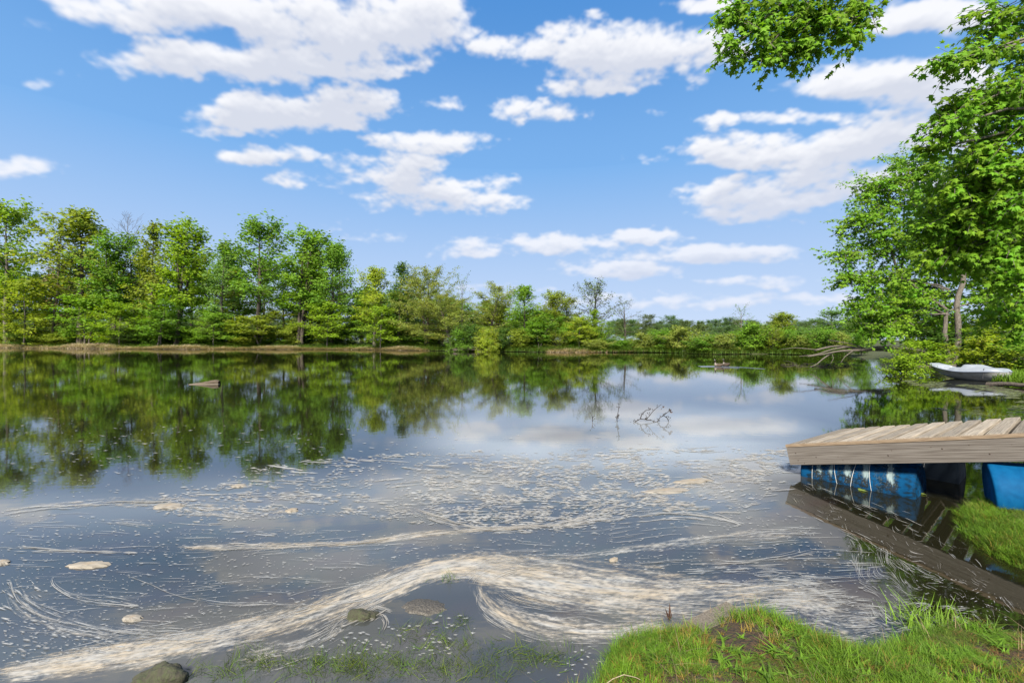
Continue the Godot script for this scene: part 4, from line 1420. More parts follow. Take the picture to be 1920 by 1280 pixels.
	for a in [[430, 1262, 60, 22, 46], [490, 1240, 70, 26, 46], [600, 1258, 90, 24, 60], [700, 1245, 130, 28, 170], [860, 1262, 90, 20, 70], [960, 1240, 90, 30, 46], [830, 1205, 120, 26, 60], [1020, 1235, 60, 24, 50], [870, 1165, 12, 12, 12], [840, 1088, 30, 8, 12], [800, 1180, 60, 20, 24]]:
		for i in int(a[4] * 1.1):
			var p := on_water(a[0] + r.randfn() * a[2] * 0.5, minf(a[1] + r.randfn() * a[3] * 0.5, 1310.0))
			w3.append(Transform3D(Basis(Vector3.UP, r.randf() * TAU).rotated(Vector3(r.randfn(), 0, r.randfn()).normalized(), r.randf_range(0.6, 1.4)).scaled(Vector3.ONE * r.randf_range(0.5, 1.1)), p - Vector3(0, 0.008, 0)))
			var tn := r.randf_range(0.25, 0.75)
			t3.append(Color(tn * r.randf_range(0.9, 1.6), tn, tn * 1.5))
	tag(scatter("grass", tuft(5, 0.11, 0.0018, 0.9, 5), mat, w3, t3), "thin drowned grass sticking out of the muddy shallows", "grass", "", "stuff")
	# bank by the boat
	var w4 := []
	var t4 := PackedColorArray()
	for i in 1500:
		var p := at(r.randf_range(1860, 2010), 700, r.randf_range(15.5, 22.0))
		var s := shore_distance(p.x, p.z)
		if s < 0.1:
			continue
		p.y = height(p.x, p.z) - 0.02
		w4.append(Transform3D(Basis(Vector3.UP, r.randf() * TAU).scaled(Vector3.ONE * r.randf_range(1.2, 2.6)), p))
		var tn := r.randf_range(0.6, 1.1)
		t4.append(Color(tn * 1.1, tn, tn))
	tag(scatter("grass", tuft(9, 0.17, 0.008, 0.6, 6), mat, w4, t4), "tall green grass on the bank beyond the boat's stern", "grass", "", "stuff")
	# dead straw along the far shore
	var straw := leafy(Color(0.50, 0.415, 0.30), 0.7)
	var w5 := []
	var t5 := PackedColorArray()
	for i in 8000:
		var px := r.randf_range(-60, 800)
		var w := on_water(px, shore_row(px))
		w.z -= absf(r.randfn()) * 1.2 - 0.35
		w.y = maxf(height(w.x, w.z), -0.03)
		var tall := r.randf_range(0.40, 0.95) * (1.0 + 0.9 * maxf(patch.get_noise_2d(w.x * 0.08, 3.0), -0.4)) * (1.0 if px < 420 else 0.7)
		w5.append(Transform3D(Basis(Vector3.UP, r.randf() * TAU).scaled(Vector3(1.3, tall, 1.3)), w))
		var tn := r.randf_range(0.65, 1.25)
		t5.append(Color(tn, tn, tn) if r.randf() < 0.88 else Color(0.35 * tn, 0.6 * tn, 0.25 * tn))
	tag(scatter("dead_reeds", tuft(9, 1.0, 0.03, 0.9, 7), straw, w5, t5), "pale dead reeds lining the far shore below the tall trees", "reeds", "", "stuff")
	w5 = []
	t5 = PackedColorArray()
	for i in 1100:
		var px := r.randf_range(1026, 1245)
		var w := on_water(px, 660.6)
		w.z -= absf(r.randfn()) * 1.0 - 0.3
		w.y = maxf(height(w.x, w.z), -0.03)
		var tall := r.randf_range(0.22, 0.50) * (1.15 if px < 1100 else 0.6)
		w5.append(Transform3D(Basis(Vector3.UP, r.randf() * TAU).scaled(Vector3(1.1, tall, 1.1)), w))
		var tn := r.randf_range(0.65, 1.25)
		t5.append(Color(tn, tn, tn))
	tag(scatter("dead_reeds", tuft(9, 1.0, 0.026, 0.9, 8), straw, w5, t5), "pale dead reeds on the low spit below the tall oak", "reeds", "", "stuff")
	# green sedge between the reeds and the trees
	w5 = []
	t5 = PackedColorArray()
	for i in 6500:
		var px := r.randf_range(-60, 1690)
		var w := on_water(px, shore_row(px))
		w.z -= 0.15 + 6.0 * pow(r.randf(), 1.6)
		w.y = height(w.x, w.z)
		if w.y < -0.03:
			continue
		w5.append(Transform3D(Basis(Vector3.UP, r.randf() * TAU).scaled(Vector3(1.4, r.randf_range(0.4, 1.0), 1.4)), w))
		var tn := r.randf_range(0.5, 1.1)
		if px > 655 and px < 690: tn *= 1.5
		t5.append(Color(tn * r.randf_range(0.8, 1.3), tn, tn))
	tag(scatter("sedge", tuft(8, 1.0, 0.035, 0.6, 9), leafy(Color(0.090, 0.170, 0.022)), w5, t5), "green sedge and weeds at the foot of the far trees", "sedge", "", "stuff")

# ---------------------------------------------------------------- dock and barrels
func dock() -> void:
	var planks := []
	for k in 5:
		var t: float = [0.45, 0.55, 0.63, 0.70, 0.80][k]
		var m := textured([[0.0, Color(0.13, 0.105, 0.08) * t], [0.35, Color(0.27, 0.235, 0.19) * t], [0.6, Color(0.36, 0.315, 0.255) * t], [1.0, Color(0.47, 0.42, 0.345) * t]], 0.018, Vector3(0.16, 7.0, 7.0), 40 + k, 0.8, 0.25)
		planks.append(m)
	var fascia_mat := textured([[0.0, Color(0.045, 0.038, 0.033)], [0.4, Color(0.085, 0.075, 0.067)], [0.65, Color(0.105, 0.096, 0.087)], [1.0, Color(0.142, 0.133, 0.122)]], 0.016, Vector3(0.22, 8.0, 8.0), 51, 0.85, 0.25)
	var p0 := Vector3(3.40, 0.37, -5.60)
	var fx := Vector3(0.63, 0.23, 0.777).normalized()
	var bz := Vector3(0.777, -0.03, -0.63)
	bz = (bz - fx * bz.dot(fx)).normalized()
	var up := bz.cross(fx).normalized()
	if up.y < 0:
		up = -up
	var o := thing("dock", Vector3.ZERO, "weathered wooden dock section sloping up from the water, with gaps between its boards", "dock")
	o.transform = Transform3D(Basis(fx, up, bz), p0)      # x along the front board, y up, z to the back
	var length := 3.3
	var width := 1.95
	var r := RandomNumberGenerator.new()
	r.seed = 2
	var n := 19
	for i in n:
		var g := Geo.new()
		# the board runs along its own x
		var hw := width * 0.5 + r.randf_range(-0.006, 0.01)
		g.box(Vector3.ZERO, Vector3(hw, 0, 0), Vector3(0, 0.019, 0), Vector3(0, 0, 0.063), 0.005)
		var b := part("deck_board", g.mesh(), planks[(i * 3 + i / 4) % 5], o)
		b.rotation = Vector3(r.randf_range(-0.012, 0.012), -PI / 2 + r.randf_range(-0.004, 0.004), 0)
		b.position = Vector3(0.075 + i * 0.172 + r.randf_range(-0.005, 0.005), -0.019 + r.randf_range(-0.002, 0.002), 0.012 + hw)
		# screw heads at both ends
		for e in [-hw + 0.07, hw - 0.07]:
			for s in [-0.04, 0.04]:
				var sg := Geo.new()
				sg.tube([Vector3(e, 0.0185, s), Vector3(e, 0.0200, s)], [0.0045, 0.0042], 8, Color.WHITE, true)
				part("screw", sg.mesh(), barks.dark, b)
	# front board with its knots, end board, joists
	var fg := Geo.new()
	fg.box(Vector3(length * 0.5, 0, 0), Vector3(length * 0.5, 0, 0), Vector3(0, 0.104, 0), Vector3(0, 0, 0.019), 0.004)
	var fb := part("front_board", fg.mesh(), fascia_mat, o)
	fb.position = Vector3(-0.01, -0.146, -0.021)
	var dark := plain(Color(0.045, 0.032, 0.024), 0.8)
	for a in [[0.09, 0.035], [0.10, -0.05], [0.16, -0.085], [0.30, -0.02], [0.52, -0.02], [0.56, -0.06], [0.98, -0.02], [1.02, 0.03], [1.34, 0.05], [1.42, 0.03], [1.62, 0.06], [1.74, -0.03], [1.9, 0.05]]:
		var kg := Geo.new()
		kg.tube([Vector3(a[0], a[1], -0.0185), Vector3(a[0], a[1], -0.0198)], [r.randf_range(0.004, 0.011), 0.004], 9, Color.WHITE, true)
		part("knot", kg.mesh(), dark, fb)
	var lip := Geo.new()
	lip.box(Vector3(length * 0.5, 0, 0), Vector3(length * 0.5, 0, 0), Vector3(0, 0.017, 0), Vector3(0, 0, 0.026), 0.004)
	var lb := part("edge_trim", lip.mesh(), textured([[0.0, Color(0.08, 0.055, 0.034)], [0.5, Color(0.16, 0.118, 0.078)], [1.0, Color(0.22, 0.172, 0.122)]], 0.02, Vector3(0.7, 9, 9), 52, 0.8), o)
	lb.position = Vector3(-0.014, -0.022, -0.017)
	var eg := Geo.new()
	eg.box(Vector3.ZERO, Vector3(width * 0.5 - 0.02, 0, 0), Vector3(0, 0.095, 0), Vector3(0, 0, 0.019), 0.004)
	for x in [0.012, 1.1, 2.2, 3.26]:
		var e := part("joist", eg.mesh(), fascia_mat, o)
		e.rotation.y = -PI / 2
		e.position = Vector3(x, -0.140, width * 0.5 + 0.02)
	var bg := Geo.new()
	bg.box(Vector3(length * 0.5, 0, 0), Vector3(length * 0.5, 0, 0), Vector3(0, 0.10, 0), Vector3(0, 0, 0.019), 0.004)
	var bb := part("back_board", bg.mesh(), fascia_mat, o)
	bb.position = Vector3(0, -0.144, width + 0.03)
	# barrels under it
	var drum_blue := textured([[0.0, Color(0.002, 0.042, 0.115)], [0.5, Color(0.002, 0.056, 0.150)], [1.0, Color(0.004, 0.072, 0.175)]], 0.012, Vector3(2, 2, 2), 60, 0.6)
	var drum_worn := textured([[0.0, Color(0.004, 0.009, 0.013)], [0.36, Color(0.005, 0.020, 0.042)], [0.46, Color(0.002, 0.036, 0.100)], [1.0, Color(0.003, 0.056, 0.140)]], 0.012, Vector3(1.5, 3.0, 3.0), 61, 0.85, 0.0, false, 6)
	drum_blue.metallic_specular = 0.15
	drum_worn.metallic_specular = 0.15
	var level_f := Vector3(fx.x, 0.03, fx.z).normalized()
	var level_b := Vector3(bz.x, 0, bz.z).normalized()
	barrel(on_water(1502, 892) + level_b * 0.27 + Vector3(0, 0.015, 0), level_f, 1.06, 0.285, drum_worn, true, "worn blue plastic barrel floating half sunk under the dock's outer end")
	barrel(p0 + fx * 0.45 + level_b * 1.35 + Vector3(0, -0.50, 0), level_f, 0.95, 0.285, plain(Color(0.003, 0.012, 0.026), 0.9), false, "barrel under the back of the dock, its shadow painted into the dark colour")  # shadow under the dock is put into this drum's near black colour
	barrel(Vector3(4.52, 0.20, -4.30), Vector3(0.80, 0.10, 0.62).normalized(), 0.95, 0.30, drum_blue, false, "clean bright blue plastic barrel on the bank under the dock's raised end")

func barrel(from: Vector3, axis: Vector3, length: float, rad: float, mat: Material, worn: bool, label: String) -> void:
	var o := thing("barrel", Vector3.ZERO, label, "barrel", "blue barrels under the dock")
	var y := Vector3.UP
	y = (y - axis * y.dot(axis)).normalized()
	o.transform = Transform3D(Basis(axis, y, axis.cross(y)), from)
	var g := Geo.new()
	var rows := []
	var prof := [[0.0, 0.0], [0.0, 0.72], [0.012, 0.80], [0.0, 0.86], [0.0, 0.95], [0.015, 0.995], [0.05, 1.0], [0.09, 0.985], [0.12, 0.975], [0.30, 0.975], [0.315, 1.0], [0.345, 1.0], [0.36, 0.975], [0.62, 0.975], [0.635, 1.0], [0.665, 1.0], [0.68, 0.975], [0.88, 0.975], [0.91, 0.985], [0.95, 1.0], [0.985, 0.995], [1.0, 0.95], [1.0, 0.86], [0.988, 0.80], [1.0, 0.72], [1.0, 0.0]]
	for p in prof:
		var row := []
		for k in 40:
			var t := TAU * k / 40.0
			row.append(Vector3(p[0] * length, cos(t) * rad * p[1], sin(t) * rad * p[1]))
		rows.append(row)
	g.sheet(rows, true)
	for k in g.n.size():
		var q := g.v[k]
		if g.n[k].dot(Vector3(q.x - length * 0.5, q.y, q.z)) < 0.0:
			g.n[k] = -g.n[k]
	part("drum", g.mesh(), mat, o)
	# rope turns round the drum
	var cord := plain(Color(0.45, 0.46, 0.45), 0.9)
	var turns := [[0.12, 0.12], [0.30, 0.40], [0.52, 0.44], [0.62, 0.68]] if worn else [[0.28, 0.34], [0.7, 0.62]]
	for a in turns:
		var cg := Geo.new()
		var pts := []
		var rr := []
		for k in 33:
			var t := TAU * k / 32.0
			pts.append(Vector3(lerpf(a[0], a[1], (1.0 - cos(t)) * 0.5) * length, cos(t) * (rad + 0.003), sin(t) * (rad + 0.003)))
			rr.append(0.0026)
		cg.tube(pts, rr, 4)
		part("cord", cg.mesh(), cord, o)
	if worn:
		# bleached streaks running down from the top, with black algae where they end
		var nz := FastNoiseLite.new()
		nz.frequency = 0.05
		nz.fractal_octaves = 4
		nz.seed = 14
		var wg := Geo.new()
		var wrows := []
		for k in 61:
			var ang := lerpf(0.35, 2.0, k / 60.0)
			var row := []
			for e in 121:
				row.append(Vector3(lerpf(0.13, 0.87, e / 120.0) * length, cos(ang) * (rad * 0.975 + 0.004), sin(ang) * (rad * 0.975 + 0.004)))
			wrows.append(row)
		wg.sheet(wrows)
		for k in wg.v.size():
			var q := wg.v[k]
			wg.n[k] = Vector3(0, q.y, q.z).normalized()
			var ang := atan2(q.z, q.y)
			var x := q.x / length + nz.get_noise_2d(q.x * 300.0, ang * 60.0) * 0.02
			var pale := 0.0
			var dirt := 0.0
			for c in [0.17, 0.30, 0.44, 0.60, 0.80]:
				var dx := absf(x - c - (ang - 0.9) * 0.03)
				pale = maxf(pale, smoothstep(0.040, 0.010, dx) * smoothstep(1.40, 1.18, ang + nz.get_noise_2d(q.x * 500.0, 7.0) * 0.25))
				dirt = maxf(dirt, smoothstep(0.075, 0.02, dx) * smoothstep(1.16, 1.32, ang) * smoothstep(1.70, 1.50, ang))
			dirt *= smoothstep(-0.25, 0.25, nz.get_noise_2d(q.x * 900.0, ang * 160.0) + 0.1)
			var speck := smoothstep(0.12, 0.4, nz.get_noise_2d(q.x * 1300.0 + 50.0, ang * 240.0)) * 0.6
			if maxf(dirt, speck) > pale:
				wg.c[k] = Color(0.010, 0.013, 0.014, maxf(dirt * 0.9, speck))
			else:
				wg.c[k] = Color(0.170, 0.235, 0.250, pale * (0.85 + nz.get_noise_2d(q.x * 1500.0, ang * 40.0) * 0.6))
		var wm := plain(Color.WHITE, 0.9, true)
		wm.transparency = BaseMaterial3D.TRANSPARENCY_ALPHA
		part("weathering", wg.mesh(), wm, o)

# ---------------------------------------------------------------- boat
func boat() -> void:
	var o := thing("pedal_boat", Vector3.ZERO, "small pale grey blue pedal boat pulled up at the bank", "boat")
	var bow := on_water(1762, 707)
	bow.x += 0.02
	var stern := on_water(1893, 717.5)
	var dir := (stern - bow)
	var length := dir.length()
	dir = dir.normalized()
	var side := Vector3(-dir.z, 0, dir.x)
	o.transform = Transform3D(Basis(dir, Vector3.UP, side), bow)
	var n := 28
	var half := func(t: float) -> float: return 0.62 * pow(sin(PI * clampf(0.10 + t * 0.74, 0, 1)), 0.75) * sqrt(maxf(0.004, 1.0 - pow(maxf(t - 0.86, 0.0) / 0.14, 2.0)))
	var gun := func(t: float) -> float: return 0.31 + 0.24 * pow(1.0 - t, 3.0) + 0.10 * smoothstep(0.45, 1.0, t)
	var keel := func(t: float) -> float: return -0.06 + 0.30 * pow(1.0 - t, 5.0) + 0.14 * pow(t, 7.0)
	var hull := Geo.new()
	var rows := []
	for i in n + 1:
		var t := float(i) / n
		var row := []
		var h: float = half.call(t)
		var gy: float = gun.call(t)
		var ky: float = keel.call(t)
		for k in 17:
			var a := lerpf(-1.0, 1.0, k / 16.0)
			var s := signf(a)
			var b := absf(a)
			var z := h * (pow(b, 0.6) * 0.86 + 0.14 * b * b)
			var y := lerpf(ky, gy, pow(b, 1.9))
			row.append(Vector3(t * length - 0.22 * (1.0 - t) * pow(b, 1.2), y, z * s))
		rows.append(row)
	hull.sheet(rows)
	# stern plate
	var f := hull.v.size()
	for p in rows[n]:
		hull.v.append(p); hull.n.append(Vector3.RIGHT); hull.c.append(Color.WHITE)
	for k in range(1, 16):
		hull.ix.append_array([f, f + k, f + k + 1])
	var hull_mat := textured([[0.0, Color(0.11, 0.105, 0.09)], [0.35, Color(0.20, 0.205, 0.205)], [1.0, Color(0.26, 0.27, 0.28)]], 0.01, Vector3(0.6, 1.2, 1.2), 70, 0.5)
	part("hull", hull.mesh(), hull_mat, o)
	# moulded deck: foredeck lip, cockpit well, seat hump, stern deck
	var deck := Geo.new()
	var drows := []
	for i in n * 2 + 1:
		var t := float(i) / (n * 2)
		var h: float = half.call(t)
		var gy: float = gun.call(t)
		var row := []
		for k in 21:
			var a := lerpf(-1.0, 1.0, k / 20.0)
			var b := absf(a)
			var rim := smoothstep(1.0, 0.86, b)
			var y := gy + 0.015 + rim * 0.055
			var well := smoothstep(0.13, 0.17, t) * smoothstep(0.40, 0.36, t)
			y -= well * smoothstep(0.82, 0.70, b) * 0.26
			y -= well * 0.06 * rim
			y -= smoothstep(0.90, 1.0, t) * 0.05 * rim
			var rise := smoothstep(0.34, 0.42, t) * smoothstep(1.02, 0.80, t)
			y += rise * rim * 0.075
			var hump := smoothstep(0.50, 0.53, t) * smoothstep(0.78, 0.56, t)
			y += hump * smoothstep(0.80, 0.55, b) * 0.15
			var foot := smoothstep(0.80, 0.86, t) * smoothstep(0.98, 0.92, t)
			y -= foot * smoothstep(0.6, 0.4, b) * 0.04
			row.append(Vector3(t * length - 0.22 * (1.0 - t), y, a * h * 0.985))
		drows.append(row)
	deck.sheet(drows)
	for k in deck.n.size():
		if deck.n[k].y < 0: deck.n[k] = -deck.n[k]
	var deck_mat := textured([[0.0, Color(0.16, 0.185, 0.225)], [0.5, Color(0.205, 0.235, 0.28)], [1.0, Color(0.24, 0.27, 0.31)]], 0.008, Vector3(0.8, 0.8, 0.8), 71, 0.45)
	part("deck", deck.mesh(), deck_mat, o)
	# rub rail
	for s in [-1.0, 1.0]:
		var rg := Geo.new()
		var pts := []
		var rr := []
		for i in n + 1:
			var t := float(i) / n
			pts.append(Vector3(t * length - 0.22 * (1.0 - t), gun.call(t) + 0.006, half.call(t) * 1.005 * s))
			rr.append(0.017)
		rg.tube(pts, rr, 6)
		part("rub_rail", rg.mesh(), plain(Color(0.20, 0.235, 0.31), 0.6), o)
	# rope thrown over the stern
	var pts := []
	var rr := []
	for k in 13:
		var a := lerpf(-1.06, 1.06, k / 12.0)
		var t := 0.80
		var y: float = gun.call(t) + 0.09 + (0.045 if absf(a) < 0.9 else 0.0)
		if absf(a) > 1.0:
			y = 0.12
		pts.append(Vector3(t * length + 0.05 * a, y, a * half.call(t) * (1.0 if absf(a) < 1.0 else 0.93)))
		rr.append(0.008)
	var rope := Geo.new()
	rope.tube(pts, rr, 5)
	part("rope", rope.mesh(), plain(Color(0.03, 0.03, 0.035), 0.9), o)
	for x in [0.36, 0.44, 0.70]:
		for s in [-1.0, 1.0]:
			var cg := Geo.new()
			var hy: float = gun.call(x) + 0.085
			cg.tube([Vector3(x * length, hy, s * half.call(x) * 0.78), Vector3(x * length, hy + 0.045, s * half.call(x) * 0.78)], [0.02, 0.016], 8, Color.WHITE, true)
			part("cleat", cg.mesh(), plain(Color(0.05, 0.055, 0.06), 0.6), o)
	# waterlogged log in front of the stern
	var lg := Geo.new()
	var r := RandomNumberGenerator.new()
	r.seed = 3
	limb(lg, on_water(1852, 722, 0.02), on_water(1960, 730, 0.08), 0.09, 0.06, 0.02, r, 8)
	tag(solo("log", lg.mesh(), barks.dark), "dark wet log lying in the water in front of the boat's stern", "log")
	lg = Geo.new()
	limb(lg, at(1660, 697, 21.5), at(1765, 688, 20.5), 0.12, 0.07, 0.02, r, 8)
	tag(solo("log", lg.mesh(), barks.dark), "dark rotten log on the muddy bank behind the boat's bow", "log")

# ---------------------------------------------------------------- driftwood and branches
func branch(g: Geo, line: Array, d: float, r0: float, r1: float, sides := 6) -> void:
	var pts := []
	var rad := []
	var curve := Curve3D.new()
	for i in line.size():
		var p := at(line[i][0], line[i][1], d)
		var a := at(line[maxi(i - 1, 0)][0], line[maxi(i - 1, 0)][1], d)
		var b := at(line[mini(i + 1, line.size() - 1)][0], line[mini(i + 1, line.size() - 1)][1], d)
		p.z += sin(i * 1.3 + d) * r0 * 1.5
		curve.add_point(p, (a - b) / 6.0, (b - a) / 6.0)
	var total := curve.get_baked_length()
	var n := maxi(4, line.size() * 4)
	for i in n + 1:
		var t := float(i) / n
		pts.append(curve.sample_baked(t * total))
		rad.append(lerpf(r0, r1, t) * (1.0 + 0.12 * sin(i * 2.1 + d)))
	g.tube(pts, rad, sides)

func driftwood() -> void:
	var grey := textured([[0.0, Color(0.04, 0.034, 0.028)], [0.5, Color(0.088, 0.078, 0.067)], [1.0, Color(0.14, 0.127, 0.11)]], 0.03, Vector3(0.5, 1.6, 1.6), 80, 0.95, 1.0)
	var o := thing("fallen_tree", Vector3.ZERO, "fallen grey tree whose bare limbs arch from the bank out over the water", "fallen tree")
	var g := Geo.new()
	branch(g, [[1826, 676], [1800, 668], [1772, 657], [1722, 664], [1680, 657], [1650, 655], [1613, 655], [1587, 650], [1563, 650], [1533, 657]], 25.0, 0.16, 0.05, 8)
	part("trunk", g.mesh(), grey, o)
	for a in [[[[1740, 664], [1722, 657], [1690, 653], [1653, 651], [1627, 656], [1580, 658], [1540, 664], [1512, 668]], 24.4, 0.11, 0.03], [[[1627, 655], [1600, 646], [1570, 640], [1553, 637]], 24.8, 0.04, 0.012], [[[1562, 661], [1545, 671], [1531, 682], [1520, 688]], 24.4, 0.045, 0.02], [[[1535, 656], [1515, 654], [1490, 652], [1465, 655]], 25.0, 0.03, 0.01], [[[1587, 651], [1560, 655], [1530, 664], [1500, 668]], 24.9, 0.05, 0.015], [[[1600, 658], [1585, 668], [1576, 680]], 24.4, 0.03, 0.01], [[[1561, 664], [1563, 672], [1557, 682]], 24.3, 0.02, 0.008]]:
		g = Geo.new()
		branch(g, a[0], a[1], a[2], a[3])
		part("limb", g.mesh(), grey, o)
	var r := RandomNumberGenerator.new()
	r.seed = 19
	o = thing("driftwood", Vector3.ZERO, "tangle of thin driftwood sticks on the water below the fallen tree", "driftwood")
	for i in 26:
		g = Geo.new()
		var px := r.randf_range(1470, 1600)
		var p := on_water(px, r.randf_range(682, 689), r.randf_range(0.0, 0.05))
		var q := p + Vector3(r.randf_range(-1.4, 1.4), r.randf_range(-0.05, 0.3), r.randf_range(-0.6, 0.6))
		limb(g, p, q, r.randf_range(0.015, 0.035), 0.006, 0.05, r, 5)
		part("stick", g.mesh(), barks.dark if i % 2 else grey, o)
	g = Geo.new()
	limb(g, on_water(1653, 686, 0.03), on_water(1690, 685, 0.10), 0.03, 0.02, 0.0, r, 6)
	tag(solo("stick", g.mesh(), grey), "single pale stick lying on the water between the driftwood and the boat", "stick")
	g = Geo.new()
	branch(g, [[1280, 658], [1300, 656], [1320, 657.5], [1338, 658]], 56.0, 0.07, 0.04)
	tag(solo("log", g.mesh(), textured([[0.0, Color(0.14, 0.125, 0.10)], [1.0, Color(0.27, 0.245, 0.21)]], 0.03, Vector3(1, 3, 3), 81, 0.9)), "pale bleached log on the far shore at the tip of the thicket", "log")
	g = Geo.new()
	branch(g, [[842, 655], [870, 653], [890, 651], [905, 655]], 64.0, 0.12, 0.05)
	branch(g, [[850, 657], [880, 655], [915, 657]], 63.5, 0.09, 0.04)
	tag(solo("fallen_branch", g.mesh(), barks.dark), "dark fallen branches at the foot of the weeping willow shrub", "branch")
	# floating chunk of wood
	var c := on_water(388, 720)
	var sg := Geo.new()
	var rows := []
	for i in 13:
		var t := i / 12.0
		var row := []
		var hh := 0.03 + 0.13 * pow(t, 1.1) * (1.0 if t < 0.88 else 1.0 - (t - 0.88) * 3.0)
		var hw := 0.05 + 0.14 * sin(PI * clampf(t * 0.8 + 0.1, 0, 1))
		for k in 14:
			var a := TAU * k / 14.0
			var rr := 1.0 + r.randf_range(-0.12, 0.12)
			row.append(c + Vector3(lerpf(-0.50, 0.45, t), sin(a) * hh * rr + hh * 0.15, cos(a) * hw * rr))
		rows.append(row)
	sg.sheet(rows, true)
	o = thing("driftwood", Vector3.ZERO, "wedge shaped chunk of brown driftwood floating alone below the reflected trees", "driftwood")
	part("log", sg.mesh(true), textured([[0.0, Color(0.025, 0.018, 0.012)], [0.5, Color(0.06, 0.045, 0.03)], [1.0, Color(0.12, 0.095, 0.07)]], 0.03, Vector3(0.8, 5, 5), 82, 0.9, 0.6), o)
	var pg := Geo.new()
	pg.box(c + Vector3(0.0, 0.012, 0.17), Vector3(0.54, 0.004, 0.0), Vector3(0, 0.012, 0), Vector3(0, 0, 0.05), 0.004)
	part("splinter", pg.mesh(), textured([[0.0, Color(0.09, 0.075, 0.055)], [1.0, Color(0.20, 0.175, 0.14)]], 0.03, Vector3(1, 6, 6), 83, 0.9), o)
	# drowned twigs that stand out of the water
	var twig := plain(Color(0.020, 0.017, 0.016), 0.8)
	for a in [[[[1186, 793], [1202, 785], [1212, 787], [1225, 770], [1240, 758]], [[1186, 793], [1198, 803]], [[1212, 787], [1222, 788], [1231, 793]], [[1231, 793], [1238, 783], [1246, 778], [1254, 771], [1259, 772]], [[1201, 786], [1204, 777], [1212, 769], [1220, 768]], [[1246, 780], [1251, 783], [1256, 793]], "wide drowned branch with many budded twigs sticking out of the open water"], [[[1158, 797], [1157, 785], [1160, 770], [1161, 757]], [[1158, 783], [1162, 778]], [[1157, 792], [1152, 796]], "slim upright drowned twig between the hooked twig and the wide branch"], [[[1111, 797], [1111, 785], [1110, 778]], [[1111, 796], [1113, 800]], "short hooked drowned twig in front of the oak's reflection"]]:
		o = thing("drowned_branch", Vector3.ZERO, a[a.size() - 1], "branch", "drowned twigs in the open water")
		for k in a.size() - 1:
			g = Geo.new()
			branch(g, a[k], 9.15, 0.009, 0.0045, 5)
			var line: Array = a[k]
			for s in line.size() - 1:
				for b in 3:
					var t := r.randf()
					var q := at(lerpf(line[s][0], line[s + 1][0], t), lerpf(line[s][1], line[s + 1][1], t), 9.15)
					var e := q + Vector3(r.randf_range(-0.05, 0.05), r.randf_range(0.0, 0.05), r.randf_range(-0.03, 0.03))
					g.tube([q, e], [0.004, 0.003], 4)
					g.tube([e - Vector3(0.008, 0, 0), e + Vector3(0, 0.006, 0), e + Vector3(0.012, 0, 0)], [0.002, 0.011, 0.003], 5)
			part("twig", g.mesh(), twig, o)
	o = get_node("drowned_branch")
	for p in [[1186, 791], [1231, 792], [1258, 771], [1243, 765]]:
		for k in 3:
			g = Geo.new()
			var q := at(p[0] + r.randf_range(-3, 3), p[1] + r.randf_range(-2, 2), 9.15)
			g.leaf(q, Vector3(r.randfn(), r.randfn() * 0.5, 0.3).normalized(), Vector3(0.2, 0.9, 0.4).normalized(), 0.06, 0.3, Vector3(0, 0, 0.01), Color.WHITE)
			part("leaf", g.mesh(true), plain(Color(0.07, 0.035, 0.02), 0.8), o)

